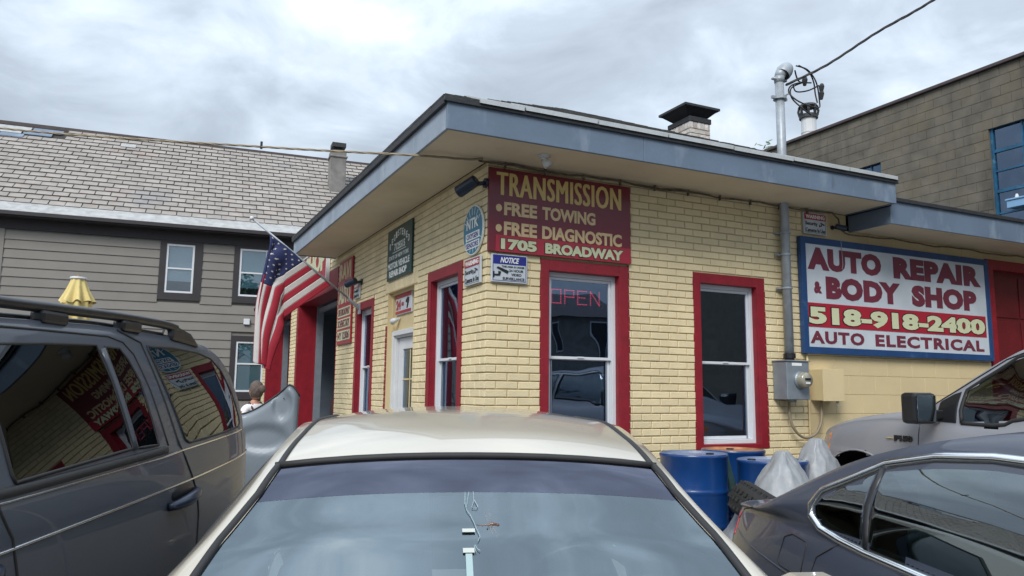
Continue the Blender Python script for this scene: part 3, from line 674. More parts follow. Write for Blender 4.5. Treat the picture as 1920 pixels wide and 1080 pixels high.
# 24 hour sign above the door
t,q=board('towing_sign','small white sign with red 24 HR on the yellow panel above the door',TL,2.32,2.93,2.43,2.70,.078,.098,'sign_white',(.08,2.6,2.43))
mb=MB(); mb.box(2.33,2.92,.074,.077,2.63,2.69,q); mb.build('heading_band','sign_red',t); mb=MB(); mb.box(2.33,2.92,.074,.077,2.44,2.475,q); mb.build('footer_band','sign_red',t)
text('lettering','24',2.72,2.90,2.49,2.61,q,.075,'sign_red',t,bold=.05,flip=True,th=.002); text('lettering','HR',2.60,2.69,2.53,2.575,q,.075,'sign_red',t,bold=.05,flip=True,th=.002)
mb=MB(); mb.prism([(2.40,2.61),(2.46,2.62),(2.52,2.59),(2.53,2.565),(2.47,2.55),(2.49,2.49),(2.46,2.485),(2.41,2.56)],lambda a,b:q(a,.073,b),lambda a,b:q(a,.077,b)); mb.build('wrench_icon','ink_dark',t)
# LED open sign in the front window
t=thing('open_sign','red dotted LED OPEN sign hanging inside the first front window','sign',(1.0,.16,2.34))
letters={'O':[(0,0,0,1),(0,1,1,1),(1,1,1,0),(1,0,0,0)],'P':[(0,0,0,1),(0,1,1,1),(1,1,1,.5),(1,.5,0,.5)],'E':[(0,0,0,1),(0,1,1,1),(0,.5,.8,.5),(0,0,1,0)],'N':[(0,0,0,1),(0,1,1,0),(1,0,1,1)]}
for i,chh in enumerate('OPEN'):
    mb=MB(); bx=-.24+i*.145
    for x0,y0,x1,y1 in letters[chh]:
        n=max(2,int(math.hypot((x1-x0)*.10,(y1-y0)*.135)/.0165))
        for k in range(n+1):
            px,py=bx+(x0+(x1-x0)*k/n)*.10,.02+(y0+(y1-y0)*k/n)*.13; mb.box(px-.0042,px+.0042,-.004,.002,py-.0042,py+.0042)
    mb.build('led_letter','led_red',t)
mb=MB(); mb.box(-.27,.35,.004,.02,-.01,.18); mb.build('backing','ink_dark',t)
# ------------------------------------------------------------------ cameras, lamps, meter, pipes on the shop
def bulletcam(label,base,dirv,s=1.,m='navy_plastic'):
    t=thing('security_camera',label,'camera',base); d=Vector(dirv).normalized()
    mb=MB(); b0=Vector((0,0,0)); out=Vector((-1,0,0)) if abs(base[0])<.4 and base[1]>.0 or base[0]<.01 else Vector((0,-1,0))
    mb.tube([b0,b0+out*.02*s],.045*s,14); mb.tube([b0+out*.015*s,b0+out*.06*s+Vector((0,0,-.01))*s,b0+out*.11*s+d*.03*s],[.018*s,.02*s,.022*s],10); mb.build('bracket',m,t,smooth=False,bevel=.002)
    c0=b0+out*.12*s; mb=MB(); mb.tube([c0-d*.03*s,c0-d*.02*s,c0+d*.17*s,c0+d*.18*s],[.035*s,.052*s,.056*s,.050*s],16); cb=mb.build('camera_body',m,t,smooth=False,bevel=.003)
    mb=MB(); mb.tube([c0+d*.181*s,c0+d*.184*s],.03*s,12); mb.build('lens','ink_dark',cb)
    return t
bulletcam('dark blue bullet camera on the side wall above the teal oval sign',(0,-.0+.02,3.40),(-.55,.75,-.45),1.05)
bulletcam('dark bullet camera in front of the tall RAVI sign',(0,4.28,3.02),(-.5,.8,-.25),.9)
bulletcam('small dark bullet camera under the lower soffit above the blue framed sign',(4.36,-.006,3.43),(.8,-.45,-.22),.6)
t=thing('flood_lamp','white round lamp fixed on the yellow panel above the white door','lamp',(.09,2.80,2.38)); t.scale=(.62,.62,.62); 
mb=MB(); mb.tube([(0,0,0),(-.05,0,0)],.03,10); mb.build('mount','white_paint',t); mb=MB(); mb.tube([(-.03,0,.0),(-.09,.05,-.03),(-.13,.10,-.06)],[.03,.055,.06],14); mb.build('lamp_head','white_paint',t,smooth=True)
t=thing('soffit_lamp','white lamp socket hanging from the front soffit above the maroon sign','lamp',(.372,-.396,3.605))
mb=MB(); mb.lathe([(.001,0),(.055,0),(.055,-.018),(.03,-.022),(.028,-.045)],n=16); mb.build('base','white_paint',t); mb=MB(); mb.tube([(0,0,-.04),(.02,-.015,-.075),(.035,-.025,-.10)],[.024,.04,.042],12); mb.build('lamp_head','white_paint',t,smooth=True)
# service mast with weatherhead, conduit
t=thing('service_mast','grey galvanised service mast with hooded weatherhead rising through the shop roof','mast',(3.545,-.085,1.9))
mb=MB(); mb.tube([(0,0,0),(0,0,2.2),(0,0,3.14)],.049,16); mb.build('pipe','galvanised',t,smooth=True)
mb=MB(); mb.tube([(0,0,.0),(0,0,.05)],.064,16); mb.tube([(0,0,-.045),(0,0,0)],.05,16); mb.build('coupling','black_plastic',t)
for z in (1.12,1.36,.75): mb=MB(); mb.tube([(0,0,z),(0,0,z+.018)],.060,16); mb.box(-.09,.09,.03,.075,z,z+.02); mb.build('strap','galvanised',t)
mb=MB(); mb.lathe([(.16,1.95),(.12,2.0),(.07,2.06),(.06,2.12)],n=18); mb.build('roof_boot','flashing',t,smooth=True)
mb=MB(); mb.tube([(0,0,2.90),(0,0,2.93)],.075,14); mb.box(-.12,.10,-.015,.015,2.90,2.93); mb.tube([(-.0,0,2.92),(.10,-.03,2.98)],.012,6); mb.build('cable_clamp','galvanised',t)
mb=MB(); mb.tube([(0,0,3.10),(0,0,3.17)],[.054,.062],14); mb.box(-.1,.1,-.02,.02,3.125,3.145)
HM_=Matrix.Translation((.085,-.01,3.255))@Matrix.Rotation(R(38),4,'Y')
hood=[]
for i in range(11):
    th=math.pi/2*i/10; row=[]
    for k in range(20):
        g=2*math.pi*k/20; row.append(tuple(HM_@Vector((.085*math.cos(th)*math.cos(g)*1.0,.085*math.cos(th)*math.sin(g),.11*math.sin(th)))))
    hood.append(row)
mb.grid(hood,True); mb.tube([(0,0,3.15),(.02,0,3.20),(.06,0,3.26)],[.054,.062,.07],16); 
low=[[tuple(HM_@Vector((.088*math.cos(g)*q,.088*math.sin(g)*q,z_))) for g in [2*math.pi*k/20 for k in range(20)]] for q,z_ in ((1.0,0),(1.0,-.05),(.93,-.07))]; mb.grid(low,True)
mb.build('weatherhead','galvanised',t,smooth=True)
mb=MB(); mb.add([tuple(HM_@Vector((.084*math.cos(g),.084*math.sin(g),-.055))) for g in [2*math.pi*k/20 for k in range(20)]],[tuple(range(20))]); mb.build('weatherhead_face','black_plastic',t)
t=thing('drip_loops','loops of black service wires hanging between weatherhead and overhead cable','cable',(3.7,-.1,5.1))
def loop(pts,r,nm='wire'):
    P=[Vector(p) for p in pts]; out=[]
    for i in range(len(P)-1):
        p0=P[max(i-1,0)];p1=P[i];p2=P[i+1];p3=P[min(i+2,len(P)-1)]
        for k in range(8):
            s=k/8; out.append(.5*((2*p1)+(p2-p0)*s+(2*p0-5*p1+4*p2-p3)*s*s+(3*p1-p0-3*p2+p3)*s**3))
    out.append(P[-1]); return out
def pxr(px,py,y):  # drawing measurements of the wires in the plane of the mast, metres relative to the thing
    return ((px-1478)/123-.013,y,(157-py)/161-.082)
W_=[[(1486,124),(1500,130),(1516,140),(1531,152),(1535,180),(1526,195),(1505,200),(1484,192),(1476,175),(1482,160),(1500,152)],
    [(1486,126),(1505,133),(1522,145),(1528,165),(1525,185)],[(1478,138),(1488,146),(1500,149),(1517,148)],
    [(1500,152),(1482,165),(1480,185),(1490,205),(1505,216)],[(1484,158),(1490,170),(1505,168),(1522,156)]]
for i,pp in enumerate(W_):
    mb=MB(); mb.tube(loop([pxr(a,b,-.04-.05*math.sin(j*1.3+i)) for j,(a,b) in enumerate(pp)],0),.0085,6); mb.build('wire','cable_black',t,smooth=True)
for a,b in ((1530,158),(1529,172),(1498,153)):
    c=Vector(pxr(a,b,-.07)); mb=MB(); mb.tube([c+Vector((.01,0,.05)),c+Vector((0,0,.02)),c-Vector((.005,0,.05))],[.02,.032,.018],8); mb.build('splice','cable_black',t)
# overhead cables
def cable(name,label,pts,r,m,twist=True):
    t=thing(name,label,'cable',pts[0]); P=loop([Vector(p)-Vector(pts[0]) for p in pts],0)
    # subdivide so that the wrap shows
    Q=[]
    for i in range(len(P)-1):
        n=max(1,int((P[i+1]-P[i]).length/.05))
        for k in range(n): Q.append(P[i].lerp(P[i+1],k/n))
    Q.append(P[-1])
    for s in range(3 if twist else 1):
        mb=MB(); PP=[]; acc=0
        for i,p in enumerate(Q):
            if i: acc+=(Q[i]-Q[i-1]).length
            g=acc*14+s*2.094; PP.append(p+(Vector((0,math.cos(g),math.sin(g)))*r*.55 if twist else Vector()))
        mb.tube(PP,r*(.55 if twist else 1),5); mb.build('strand',m,t,smooth=True)
    return t
cable('service_cable','thick black twisted service cable rising from the mast towards the top right',[(3.62,-.11,4.98),(3.95,-.40,5.17),(4.22,-.86,5.42),(4.443,-1.366,5.602),(4.75,-2.3,5.98),(5.3,-4.4,6.9),(6.2,-9.0,9.2)],.016,'cable_black')
tc_=cable('phone_cable','thin tan cable bundle spanning from the left of the photo to the shop corner soffit',[(-8.8,6.6,5.5),(-6.5,4.8,4.72),(-4.2,2.93,4.147),(-1.85,1.11,3.78),(-.69,.074,3.58),(-.25,-.05,3.575),(-.087,-.082,3.59)],.011,'cable_tan')
mb=MB(); mb.box(-.01,.01,-.01,.01,-.02,.05); mb.build('clamp','cable_black',tc_).location=(6.95,-5.49,-1.72)
t=thing('soffit_cable','untidy brown cable clipped along the top of the front wall under the soffit','cable',(0,-.03,3.58))
pts=[(-.10+.03*math.sin(i*3.1),-.012*math.sin(i*2.3)-.012,.004+.007*math.sin(i*1.7)) for i in range(4)]
xx=.0
while xx<4.35: pts.append((xx,-.012-.008*math.sin(xx*9),.003+.008*math.sin(xx*6.3)-.004*math.sin(xx*17))); xx+=.12
pts+=[(4.42,-.02,-.05),(4.44,-.02,-.16),(4.52,-.02,-.205)]
while xx<8.5: pts.append((xx+.15,-.015,-.205+.010*math.sin(xx*5.1)-.006*math.sin(xx*13))); xx+=.15
mb=MB(); mb.tube(pts,.010,6); mb.build('cable_run','old_cable',t,smooth=True)
mb=MB(); mb.tube([(p[0],p[1]-.012,p[2]-.010-.008*math.sin(p[0]*4)) for p in pts[:26]],.007,5); mb.build('second_cable','old_cable',t,smooth=True)
xx=.15
while xx<4.3: mb=MB(); mb.box(xx,xx+.012,-.03,.0,-.035,.02); mb.build('clip','old_cable',t); xx+=.42
# electricity meter
t=thing('electric_meter','grey metal electricity meter box with round glass meter below the conduit','meter',(3.53,-.006,1.46))
mb=MB(); mb.box(-.155,.165,-.20,.0,0,.40); mb.build('box','grey_metal',t,bevel=.006); mb=MB(); mb.box(-.165,.175,-.212,.003,.401,.413); mb.build('lid','grey_metal',t,bevel=.002)
mb=MB(); mb.box(-.02,.03,-.14,-.06,-.03,.0); mb.build('cable_gland','grey_metal',t)
MM=Matrix.Translation((.03,-.20,.205))@Matrix.Rotation(R(90),4,'X')
mb=MB(); mb.lathe([(.001,.0),(.092,.0),(.092,.018),(.083,.03)],n=28,M4=MM); mb.build('meter_ring','grey_metal',t,smooth=False)
mb=MB(); mb.lathe([(.082,.02),(.082,.085),(.072,.105),(.0,.108)],n=28,M4=MM); md=mb.build('meter_dome','meter_glass',t,smooth=True)
mb=MB(); mb.box(-.01,.07,-.311,-.306,.20,.225); mb.build('display','ink_dark',md); mb=MB(); mb.box(.0,.06,-.3105,-.306,.165,.18); mb.build('label_plate','letter_white',md)
mb=MB(); mb.box(-.08,.06,-.2015,-.199,.355,.385); mb.build('sticker','letter_white',t)
t=thing('junction_box','yellow painted utility box on the block wall right of the meter','box',(4.06,-.002,1.45))
mb=MB(); mb.box(-.14,.17,-.17,.0,.0,.34); mb.build('box','yellow_paint',t,bevel=.005); mb=MB(); mb.box(-.145,.175,-.185,-.171,-.004,.344); mb.build('cover','cmu_yellow',t,bevel=.003)
mb=MB(); mb.box(.09,.11,-.16,-.14,-.02,.0); mb.build('hasp','galvanised',t); mb=MB(); mb.tube([(.10,-.15,-.02),(.10,-.155,-.06),(.14,-.155,-.06)],.005,6); mb.build('hook','galvanised',t)
t=thing('cable_loop','beige cable looping from the meter box to the utility box','cable',(3.55,-.05,1.43))
mb=MB(); mb.tube(loop([(.0,0,.04),(-.02,-.02,-.12),(.02,-.03,-.27),(.16,-.03,-.37),(.33,-.03,-.34),(.44,-.02,-.2),(.47,0,0),(.47,.01,.03)],0),.015,8); mb.build('cable_run','cable_tan',t,smooth=True)
t=thing('wall_conduit','thin yellow painted conduit at the joint between brick and block wall','pipe',(3.87,-.02,.15))
mb=MB(); mb.tube([(0,0,0),(0.004,0,1.2),(0,0,1.85)],.012,8); mb.build('pipe','yellow_paint',t,smooth=True)
# ------------------------------------------------------------------ grey clapboard house
HZ=R(-4.3); H0=(-6.1,16.5,0); HM=Matrix.Translation(H0)@Matrix.Rotation(HZ,4,'Z')
house=thing('grey_house','long grey clapboard house with weathered slate roof behind the flag and yellow umbrella','house',H0,HZ)
mb=MB(); mb.box(-.2,13,.02,8.9,0,5.9); mb.add([(-4,0.02,6.1),(-4,8.98,6.1),(-4,4.5,9.5),(13,0.02,6.1),(13,8.98,6.1),(13,4.5,9.5)],[(0,1,2),(3,5,4),(0,3,4,1),(0,2,5,3),(1,4,5,2)]); mb.box(-4,-.2,.9,8.9,0,5.9); mb.build('wall','siding',house)
def hwin(a0,a1,z0,z1,w0,w1,v0,v1,mrail,blindmat,bl=(0,1)):
    f=MB(); f.ring(a0,a1,z0,z1,-.05,.0,.1,TR,wl=w0-a0,wr=a1-w1,wb=v0-z0,wt=z1-v1); fo=f.build('window_trim','trim_brown',house)
    w=MB(); w.ring(w0,w1,v0,v1,-.035,.04,.05,TR); w.box(w0+.05,w1-.05,-.03,.02,mrail-.02,mrail+.02); wo=w.build('window','white_vinyl',house)
    w=MB(); w.box(w0+.05,w1-.05,-.016,-.012,v0+.05,v1-.05); w.build('pane','house_glass',wo)
    w=MB(); w.box(w0+.05,w1-.05,.005,.012,v0+.05+(v1-v0-.1)*bl[0],v1-.05); w.build('blind',blindmat,wo)
    w=MB(); w.box(w0+.05,w1-.05,.013,.018,v0+.05,v1-.05); w.build('dark_backing','ink_dark',wo)
WN=[(3.74,4.80,3.87,5.465,3.90,4.60,4.06,5.38,4.72),(5.61,6.72,3.87,5.465,5.76,6.50,4.06,5.39,4.72),(5.65,6.66,1.25,2.97,5.79,6.52,1.45,2.82,2.21),(-.1+1.0,1.96,1.25,2.97,1.05,1.80,1.45,2.82,2.21)]
hwin(*WN[0],'blind',(.22,1)); hwin(*WN[1],'blind_teal',(.15,1)); hwin(*WN[2],'blind_teal'); hwin(*WN[3],'blind')
ex=.236; z=.25; k=0
while z<5.45:
    z1=min(z+ex,5.465); segs=clip((.16,12.8),[(h[0],h[1]) for h in WN if h[2]<z1-.02 and h[3]>z+.02])
    for a,b in segs:
        # lapped board, thicker at its lower edge; leaves out the strip hidden behind trims
        mb=MB(); mb.add([(a,-.034,z),(b,-.034,z),(b,-.008,z1+.01),(a,-.008,z1+.01),(a,-.0,z),(b,-.0,z),(b,0,z1+.01),(a,0,z1+.01)],[(0,1,2,3),(4,5,1,0),(3,2,6,7),(4,0,3,7),(1,5,6,2)]); mb.build('siding_board','siding',house)
    z+=ex; k+=1
mb=MB()
z=.25
while z<5.45: mb.add([(-4,.874,z),(-.2,.874,z),(-.2,.898,z+.135),(-4,.898,z+.135),(-4,.898,z),(-.2,.898,z)],[(0,1,2,3),(4,5,1,0)]); z+=.13
mb.build('narrow_siding','siding',house,kind='stuff')
mb=MB(); mb.box(.04,.165,-.045,.02,.2,5.465); mb.box(.0,.04,-.03,.9,.2,5.465); mb.build('corner_board','siding',house)
mb=MB(); mb.box(-4,13,-.06,.02,5.468,5.72); mb.build('frieze','trim_brown',house)
mb=MB(); mb.box(-4,13,-.40,-.0,5.72,5.75); mb.build('soffit','trim_brown',house)
mb=MB(); mb.box(-4,13,-.46,-.38,5.75,5.855); mb.build('gutter','trim_brown',house,bevel=.01)
sl=Vector((0,4.5,3.41)).normalized(); nrm=Vector((0,-3.41,4.5)).normalized()
def rp(x,s,h): p=Vector((x,0,6.14))+sl*s+nrm*h; return (p.x,p.y,p.z)
mb=MB(); mb.add([rp(-4,-.50,.0),rp(13,-.50,.0),rp(13,0.02,.025),rp(-4,.02,.025),rp(-4,-.50,-.05),rp(13,-.50,-.05)],[(0,1,2,3),(4,5,1,0)]); mb.build('eave_flashing','flash_white',house)
mb=MB(); mb.add([rp(-4,0,-.01),rp(13,0,-.01),rp(13,5.64,-.01),rp(-4,5.64,-.01),(13,9.3,5.9),(-4,9.3,5.9)],[(0,1,2,3),(3,2,4,5)]); rf=mb.build('roof','slate_under',house)
me=[]
for sd_ in range(5):
    rg=random.Random(sd_); j=lambda: rg.uniform(-.012,.012)
    vs=[(0.015+j(),-0.02+j(),0),(0.985+j(),-.02+j(),0),(.985,.85,1),(.015,.85,1),(.03,.95,0),(.97,.95,0)]
    fs=[(0,1,2,3),(4,5,1,0)]; m_=bpy.data.meshes.new('slate'); m_.from_pydata(vs,[],fs); m_.materials.append(M['slate']); m_.materials.append(M['slate_butt_shade']); m_.polygons[1].material_index=1; m_.update(); me.append((m_,vs,fs))
it=[]; rows=19; ev=5.6/rows
for r in range(rows):
    x=-3.9-(.19 if r%2 else 0)
    while x<12.8:
        wd=.372+random.uniform(-.006,.006)
        if True:
            o=Vector(rp(x,r*ev+.0+random.uniform(-.012,.006),.036+random.uniform(0,.008))); 
            if not (-1.35<x<0.5 and r>15): it.append((o,Vector((wd,0,0)),-nrm*.036,sl*(ev*1.06)))
        x+=.38
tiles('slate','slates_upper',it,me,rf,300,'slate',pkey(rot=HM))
# larger blue grey repair slates at the top left
for i,(x,s,wd) in enumerate(((-1.3,5.05,1.0),(-.25,5.05,.8),(-1.2,4.75,.7),(-.45,4.75,.75),(2.2,4.62,.42),(-1.0,4.45,.6))):
    o=Vector(rp(x,s,.05)); mb=MB(); mb.add([o,o+Vector((wd,0,0)),o+Vector((wd,0,0))+sl*.27,o+sl*.27,o-nrm*.03,o+Vector((wd,0,0))-nrm*.03],[(0,1,2,3),(4,5,1,0)]); mb.build('repair_slate','fascia_blue' if i%2 else 'flash_white',rf)
mb=MB(); mb.box(-4,13,4.40,4.62,9.47,9.58); mb.build('ridge_cap','coping_brown',house)
mb=MB(); mb.box(8.42,8.92,2.2,2.7,7.6,9.22); mb.box(8.38,8.96,2.16,2.74,9.0,9.06); ch=mb.build('chimney','render_grey',house,bevel=.02)
mb=MB(); mb.box(8.52,8.82,2.3,2.6,9.22,9.30); mb.box(8.46,8.90,2.22,2.68,9.36,9.50); mb.box(8.56,8.60,2.34,2.56,9.3,9.36); mb.box(8.74,8.78,2.34,2.56,9.3,9.36); mb.build('chimney_cap','roof_black',ch)
mb=MB(); mb.box(9.6,9.68,2.9,2.98,8.1,8.75); mb.build('vent_pipe','coping_brown',house)
mb=MB(); mb.box(5.95,6.11,-.09,-.03,3.28,3.44); mb.build('outlet_box','white_vinyl',house,bevel=.01)
mb=MB(); mb.tube([(6.42,-.04,3.80),(6.40,-.14,3.78)],.03,8); mb.tube([(6.42,-.12,3.80),(6.25,-.26,3.66)],[.07,.08],10); mb.build('wall_lamp','black_plastic',house)
# ------------------------------------------------------------------ tall grey block building on the right
fac=thing('block_building','tall grey concrete block building with steel windows behind the shop on the right','building',(12,3,0))
T0=lambda a,d,z:(d,a-3,z)
WB=[(-1.8,2.845,3.6,6.78),(5.30,8.0,4.9,6.78)]
mb=MB(); wallgrid(mb,-14,8.75,0,7.93,WB,.016,.3,T0); bw=mb.build('block_wall','block_mortar',fac)
mb=MB(); mb.box(.3,14,-17,-16.9,0,7.9); mb.box(.3,14,5.65,5.75,0,7.93); mb.box(.3,14,-17,5.7,7.7,7.8); mb.box(13.9,14,-17,5.7,0,7.8); mb.box(1.6,1.7,-17,5.7,2,7.7); mb.build('shell','block_mortar',fac)
me=[tilemesh('concrete_block','block_grey',.006,.012,seed=51+i,wob=.006) for i in range(4)]; it=[]
for r in range(22):
    z0=3.53+r*.2
    a=8.75+(.2 if r%2 else 0)
    while a>-2.2:
        hs=[(h[0],h[1]) for h in WB if h[2]<z0+.15 and h[3]>z0+.05]
        for c0,c1 in clip((max(a-.4,-2.2),min(a,8.75)),hs):
            z1=z0+.1965
            for h in WB:
                if h[3]>z0+.0 and h[3]<z1 and c0<h[1] and c1>h[0]: pass
            it.append((Vector((random.uniform(-.002,.002),c1-3-.002,z0)),Vector((0,-(c1-c0-.004),0)),Vector((.03,0,0)),Vector((0,0,z1-z0))))
        a-=.4
tiles('concrete_block','concrete_blocks',it,me,bw,300,'block_grey',pkey(Vector((12,3,0)),Matrix.Translation((12,3,0))))
mb=MB(); mb.box(-.07,.36,-17.05,5.80,7.93,8.0); mb.build('coping','coping_brown',fac,bevel=.01)
for (a0,a1,z0,z1) in WB:
    mb=MB(); mb.ring(a0,a1,z0,z1,.05,.14,.055,T0); wo=mb.build('steel_window','steel_blue',fac)
    zs=[z for z in (6.27,5.87,5.47,5.03,4.6,4.15,3.9) if z0+.1<z<z1-.1]; ys=[]; y=a1-.60
    while y>a0+.2: ys.append(y); y-=.60
    for i,z in enumerate(zs): mb=MB(); h=.03 if i in (0,2) else .016; mb.box(a0+.055,a1-.055,.06,.12,z-h,z+h,T0); mb.build('glazing_bar','steel_blue',wo)
    for y in ys: mb=MB(); mb.box(y-.016,y+.016,.065,.115,z0+.055,z1-.055,T0); mb.build('mullion','steel_blue',wo)
    Zl=[z0+.055]+sorted(zs)+[z1-.055]; Yl=[a0+.055]+sorted(ys)+[a1-.055]
    for i in range(len(Zl)-1):
        for j in range(len(Yl)-1): mb=MB(); mb.box(Yl[j]+.01,Yl[j+1]-.01,.088,.092,Zl[i]+.01,Zl[i+1]-.01,T0); mb.build('pane','shop_glass',wo)
t=thing('flower_box','pale blue window box with a small pot on the tall building window ledge','planter',(11.96,2.0,5.02))
mb=MB(); mb.box(-.25,.0,-.6,.42,0,.16); mb.box(-.27,.02,-.62,.44,.14,.17); mb.build('box','pale_blue',t,bevel=.006); mb=MB(); mb.lathe([(.03,0),(.045,.0),(.03,.06),(.02,.1)],c=(-.12,.3,.165),n=10); mb.build('pot','white_paint',t)
mb=MB(); mb.tube([(-.1,-.1,.16),(-.12,.1,.36),(-.1,.18,.42)],.008,5); mb.tube([(-.1,-.1,.16),(-.12,-.2,.40)],.008,5); mb.build('stem','bark',t)
t=thing('roof_vent','white roof vent pipe with slotted dark cap on the tall building','vent',(12.9,8.12,8.0))
mb=MB(); mb.tube([(0,0,-.1),(0,0,.42)],.19,16); mb.tube([(0,0,.42),(0,0,.86)],.19,16); mb.tube([(0,0,.40),(0,0,.44)],.20,16); mb.build('pipe','white_paint',t,smooth=False)
mb=MB(); mb.tube([(0,0,.80),(0,0,.90)],.24,16); mb.tube([(0,0,1.12),(0,0,1.18),(0,0,1.22)],[.25,.22,.1],16)
for i in range(8): g=i*math.pi/4; mb.tube([(.22*math.cos(g),.22*math.sin(g),.88),(.25*math.cos(g),.25*math.sin(g),1.0),(.22*math.cos(g),.22*math.sin(g),1.14)],.035,6)
mb.build('cap','roof_black',t)
# ------------------------------------------------------------------ trees
def tree(label,x,y,h,cr_,zc,n,name='leafy_tree',lf='leaf',ls=.16,seed=1):
    rg=random.Random(seed); t=thing(name,label,'tree',(x,y,0)); mb=MB()
    mb.tube([(0,0,0),(.1,0,h*.3),(0,.1,h*.6),(.1,0,h*.9)],[.22,.17,.11,.03],9)
    cl=[]
    for i in range(11):
        g=rg.uniform(0,6.28); z0=h*rg.uniform(.3,.75); e=Vector((math.cos(g)*cr_*rg.uniform(.4,.9),math.sin(g)*cr_*rg.uniform(.4,.9),zc+rg.uniform(-1,1)*cr_*.75)); b=Vector((.05,0,z0))
        mb.tube([b,b.lerp(e,.5)+Vector((0,0,.2)),e],[.07,.04,.012],6); cl.append(e)
    mb.build('trunk','bark',t,smooth=True); lb=MB()
    for i in range(n):
        c=rg.choice(cl); q=Vector((rg.gauss(0,.35),rg.gauss(0,.35),rg.gauss(0,.3)))*cr_*.62+c; a=Vector((rg.gauss(0,1),rg.gauss(0,1),rg.gauss(0,.6))).normalized()*ls*rg.uniform(.6,1.3); b=a.orthogonal().normalized()*ls*.4
        lb.add([q-a,q+b,q+a,q-b],[(0,1,2,3)])
    lb.build('crown',lf,t,kind='stuff',fixn=False); return t
tree('green treetop just showing above the left end of the block building roof',16.3,12.3,8.8,1.3,8.55,1500,seed=4,ls=.13)
# behind the photographer: the opposite side of the street, seen only as reflections
def street_house(label,x,y,w_,d_,h_,rz,m='house_white',roof='coping_brown'):
    t=thing('street_house',label,'house',(x,y,0),rz); mb=MB(); mb.box(-w_/2,w_/2,0,d_,0,h_); mb.build('wall',m,t)
    mb=MB(); mb.add([(-w_/2-.4,-.4,h_-.1),(w_/2+.4,-.4,h_-.1),(w_/2+.4,d_+.4,h_-.1),(-w_/2-.4,d_+.4,h_-.1),(-w_/2-.4,d_/2,h_+w_*.22),(w_/2+.4,d_/2,h_+w_*.22)],[(0,1,5,4),(2,3,4,5),(0,4,3),(1,2,5),(3,2,1,0)]); mb.build('roof',roof,t)
    for k in range(int(w_/2.6)):
        for z in (1.0,3.9):
            if z+1.5<h_:
                xx=-w_/2+1.2+k*2.6; mb=MB(); mb.box(xx,xx+.9,d_-.02,d_+.05,z,z+1.5); wd=mb.build('window','white_vinyl',t); mb=MB(); mb.box(xx+.07,xx+.83,d_+.051,d_+.056,z+.07,z+1.43); mb.build('pane','ink_dark',wd)
    return t
street_house('white two storey house across the street, out of the photo',-9,-41,10,9,6.2,0)
street_house('grey two storey house across the street, out of the photo',5,-42,11,9,6.6,0,'siding')
street_house('brown house across the street beside the trees, out of the photo',19,-41,9,9,5.8,0,'render_grey')
tree('large tree across the street, leftmost, out of the photo',-17.5,-29,11,3.4,8,2600,seed=8,ls=.3)
tree('large tree across the street between white and grey houses, out of the photo',-2.2,-28.5,10,2.8,7.6,2600,seed=9,ls=.3)
# ------------------------------------------------------------------ flag on its pole
fl=thing('flag','stars and stripes flag drooping from an angled pole on the side wall','flag',(-.005,4.35,2.66))
PD=Vector((-1.51,-.17,1.07)); mb=MB(); mb.tube([(0,0,0),PD],.014,8); mb.build('pole','galvanised',fl,smooth=True)
mb=MB(); mb.sphere(tuple(PD*1.01),.028,10,8); mb.build('finial','white_paint',fl,smooth=True)
mb=MB(); mb.tube([(0,0,-.02),PD*.11],.024,10); mb.box(-.012,.006,-.05,.05,-.09,.06); mb.build('bracket','galvanised',fl)
ea=Vector((-1,-.1126,0)).normalized(); en=Vector((.1126,-1,0)).normalized()
def fpt(s,t):
    """s 0 (tip side) .. 1 (wall side) along the hoist, t 0 (pole) .. 1 (fly end).
    The cloth runs taut and slanting down to a vertical fold, then hangs in pleats."""
    x0=505+115*s; y0=437+95*s; Lt=222*t+45*max(0,t-.4)/.6
    lb=116*max(0,(x0-536)/84)              # slanting part before the fold
    l1=min(Lt,lb); x=x0-.733*l1; y=y0+.68*l1; l2=Lt-l1
    f=smo(l2/24); g=smo(l2/160)
    xt=503+30*s+6.5*math.sin(s*19+.3)-(14+6*s)*g
    x=x*(1-f)+xt*f; y+=l2*(.97-.24*s)+3*math.sin(s*16.5+2)*g
    dep=f*(.045*math.sin(s*19+1.9))+.012*math.sin(t*6+s*5)+.03*s*f
    p=ea*((675-x)*.0076); return Vector((p.x,p.y,(578-y)*.00645))+en*dep
def cloth(name,s0,s1,t0,t1,m,ns,nt,off=0.):
    mb=MB(); mb.grid([[fpt(s0+(s1-s0)*i/ns,t0+(t1-t0)*j/nt)+en*off for i in range(ns+1)] for j in range(nt+1)]); o=mb.build(name,m,fl,smooth=True,fixn=False); q=o.modifiers.new('s','SOLIDIFY'); q.thickness=.003; return o
for i in range(13):
    cloth('red_stripe' if i%2==0 else 'white_stripe',i/13,(i+1)/13,.4 if i<7 else 0,1,'flag_red' if i%2==0 else 'flag_white',6,60 if i<7 else 90)
cn=cloth('canton',0,7/13,0,.4,'flag_blue',26,30)
for sgn in (1,-1):
    mb=MB()
    for r in range(9):
        for c_ in range(6 if r%2==0 else 5):
            s=(r+.75)/9.5*7/13; t_=(.025+(c_+(0 if r%2==0 else .5))*.066)
            P=[]
            for k in range(10):
                rr=.017 if k%2==0 else .007; g=k*math.pi/5
                P.append(fpt(s+rr*math.cos(g)*1.1,t_+rr*math.sin(g)*.66)+en*(.0045*sgn))
            mb.add(P,[tuple(range(10))])
    mb.build('stars','flag_white',cn,kind='stuff',fixn=False)
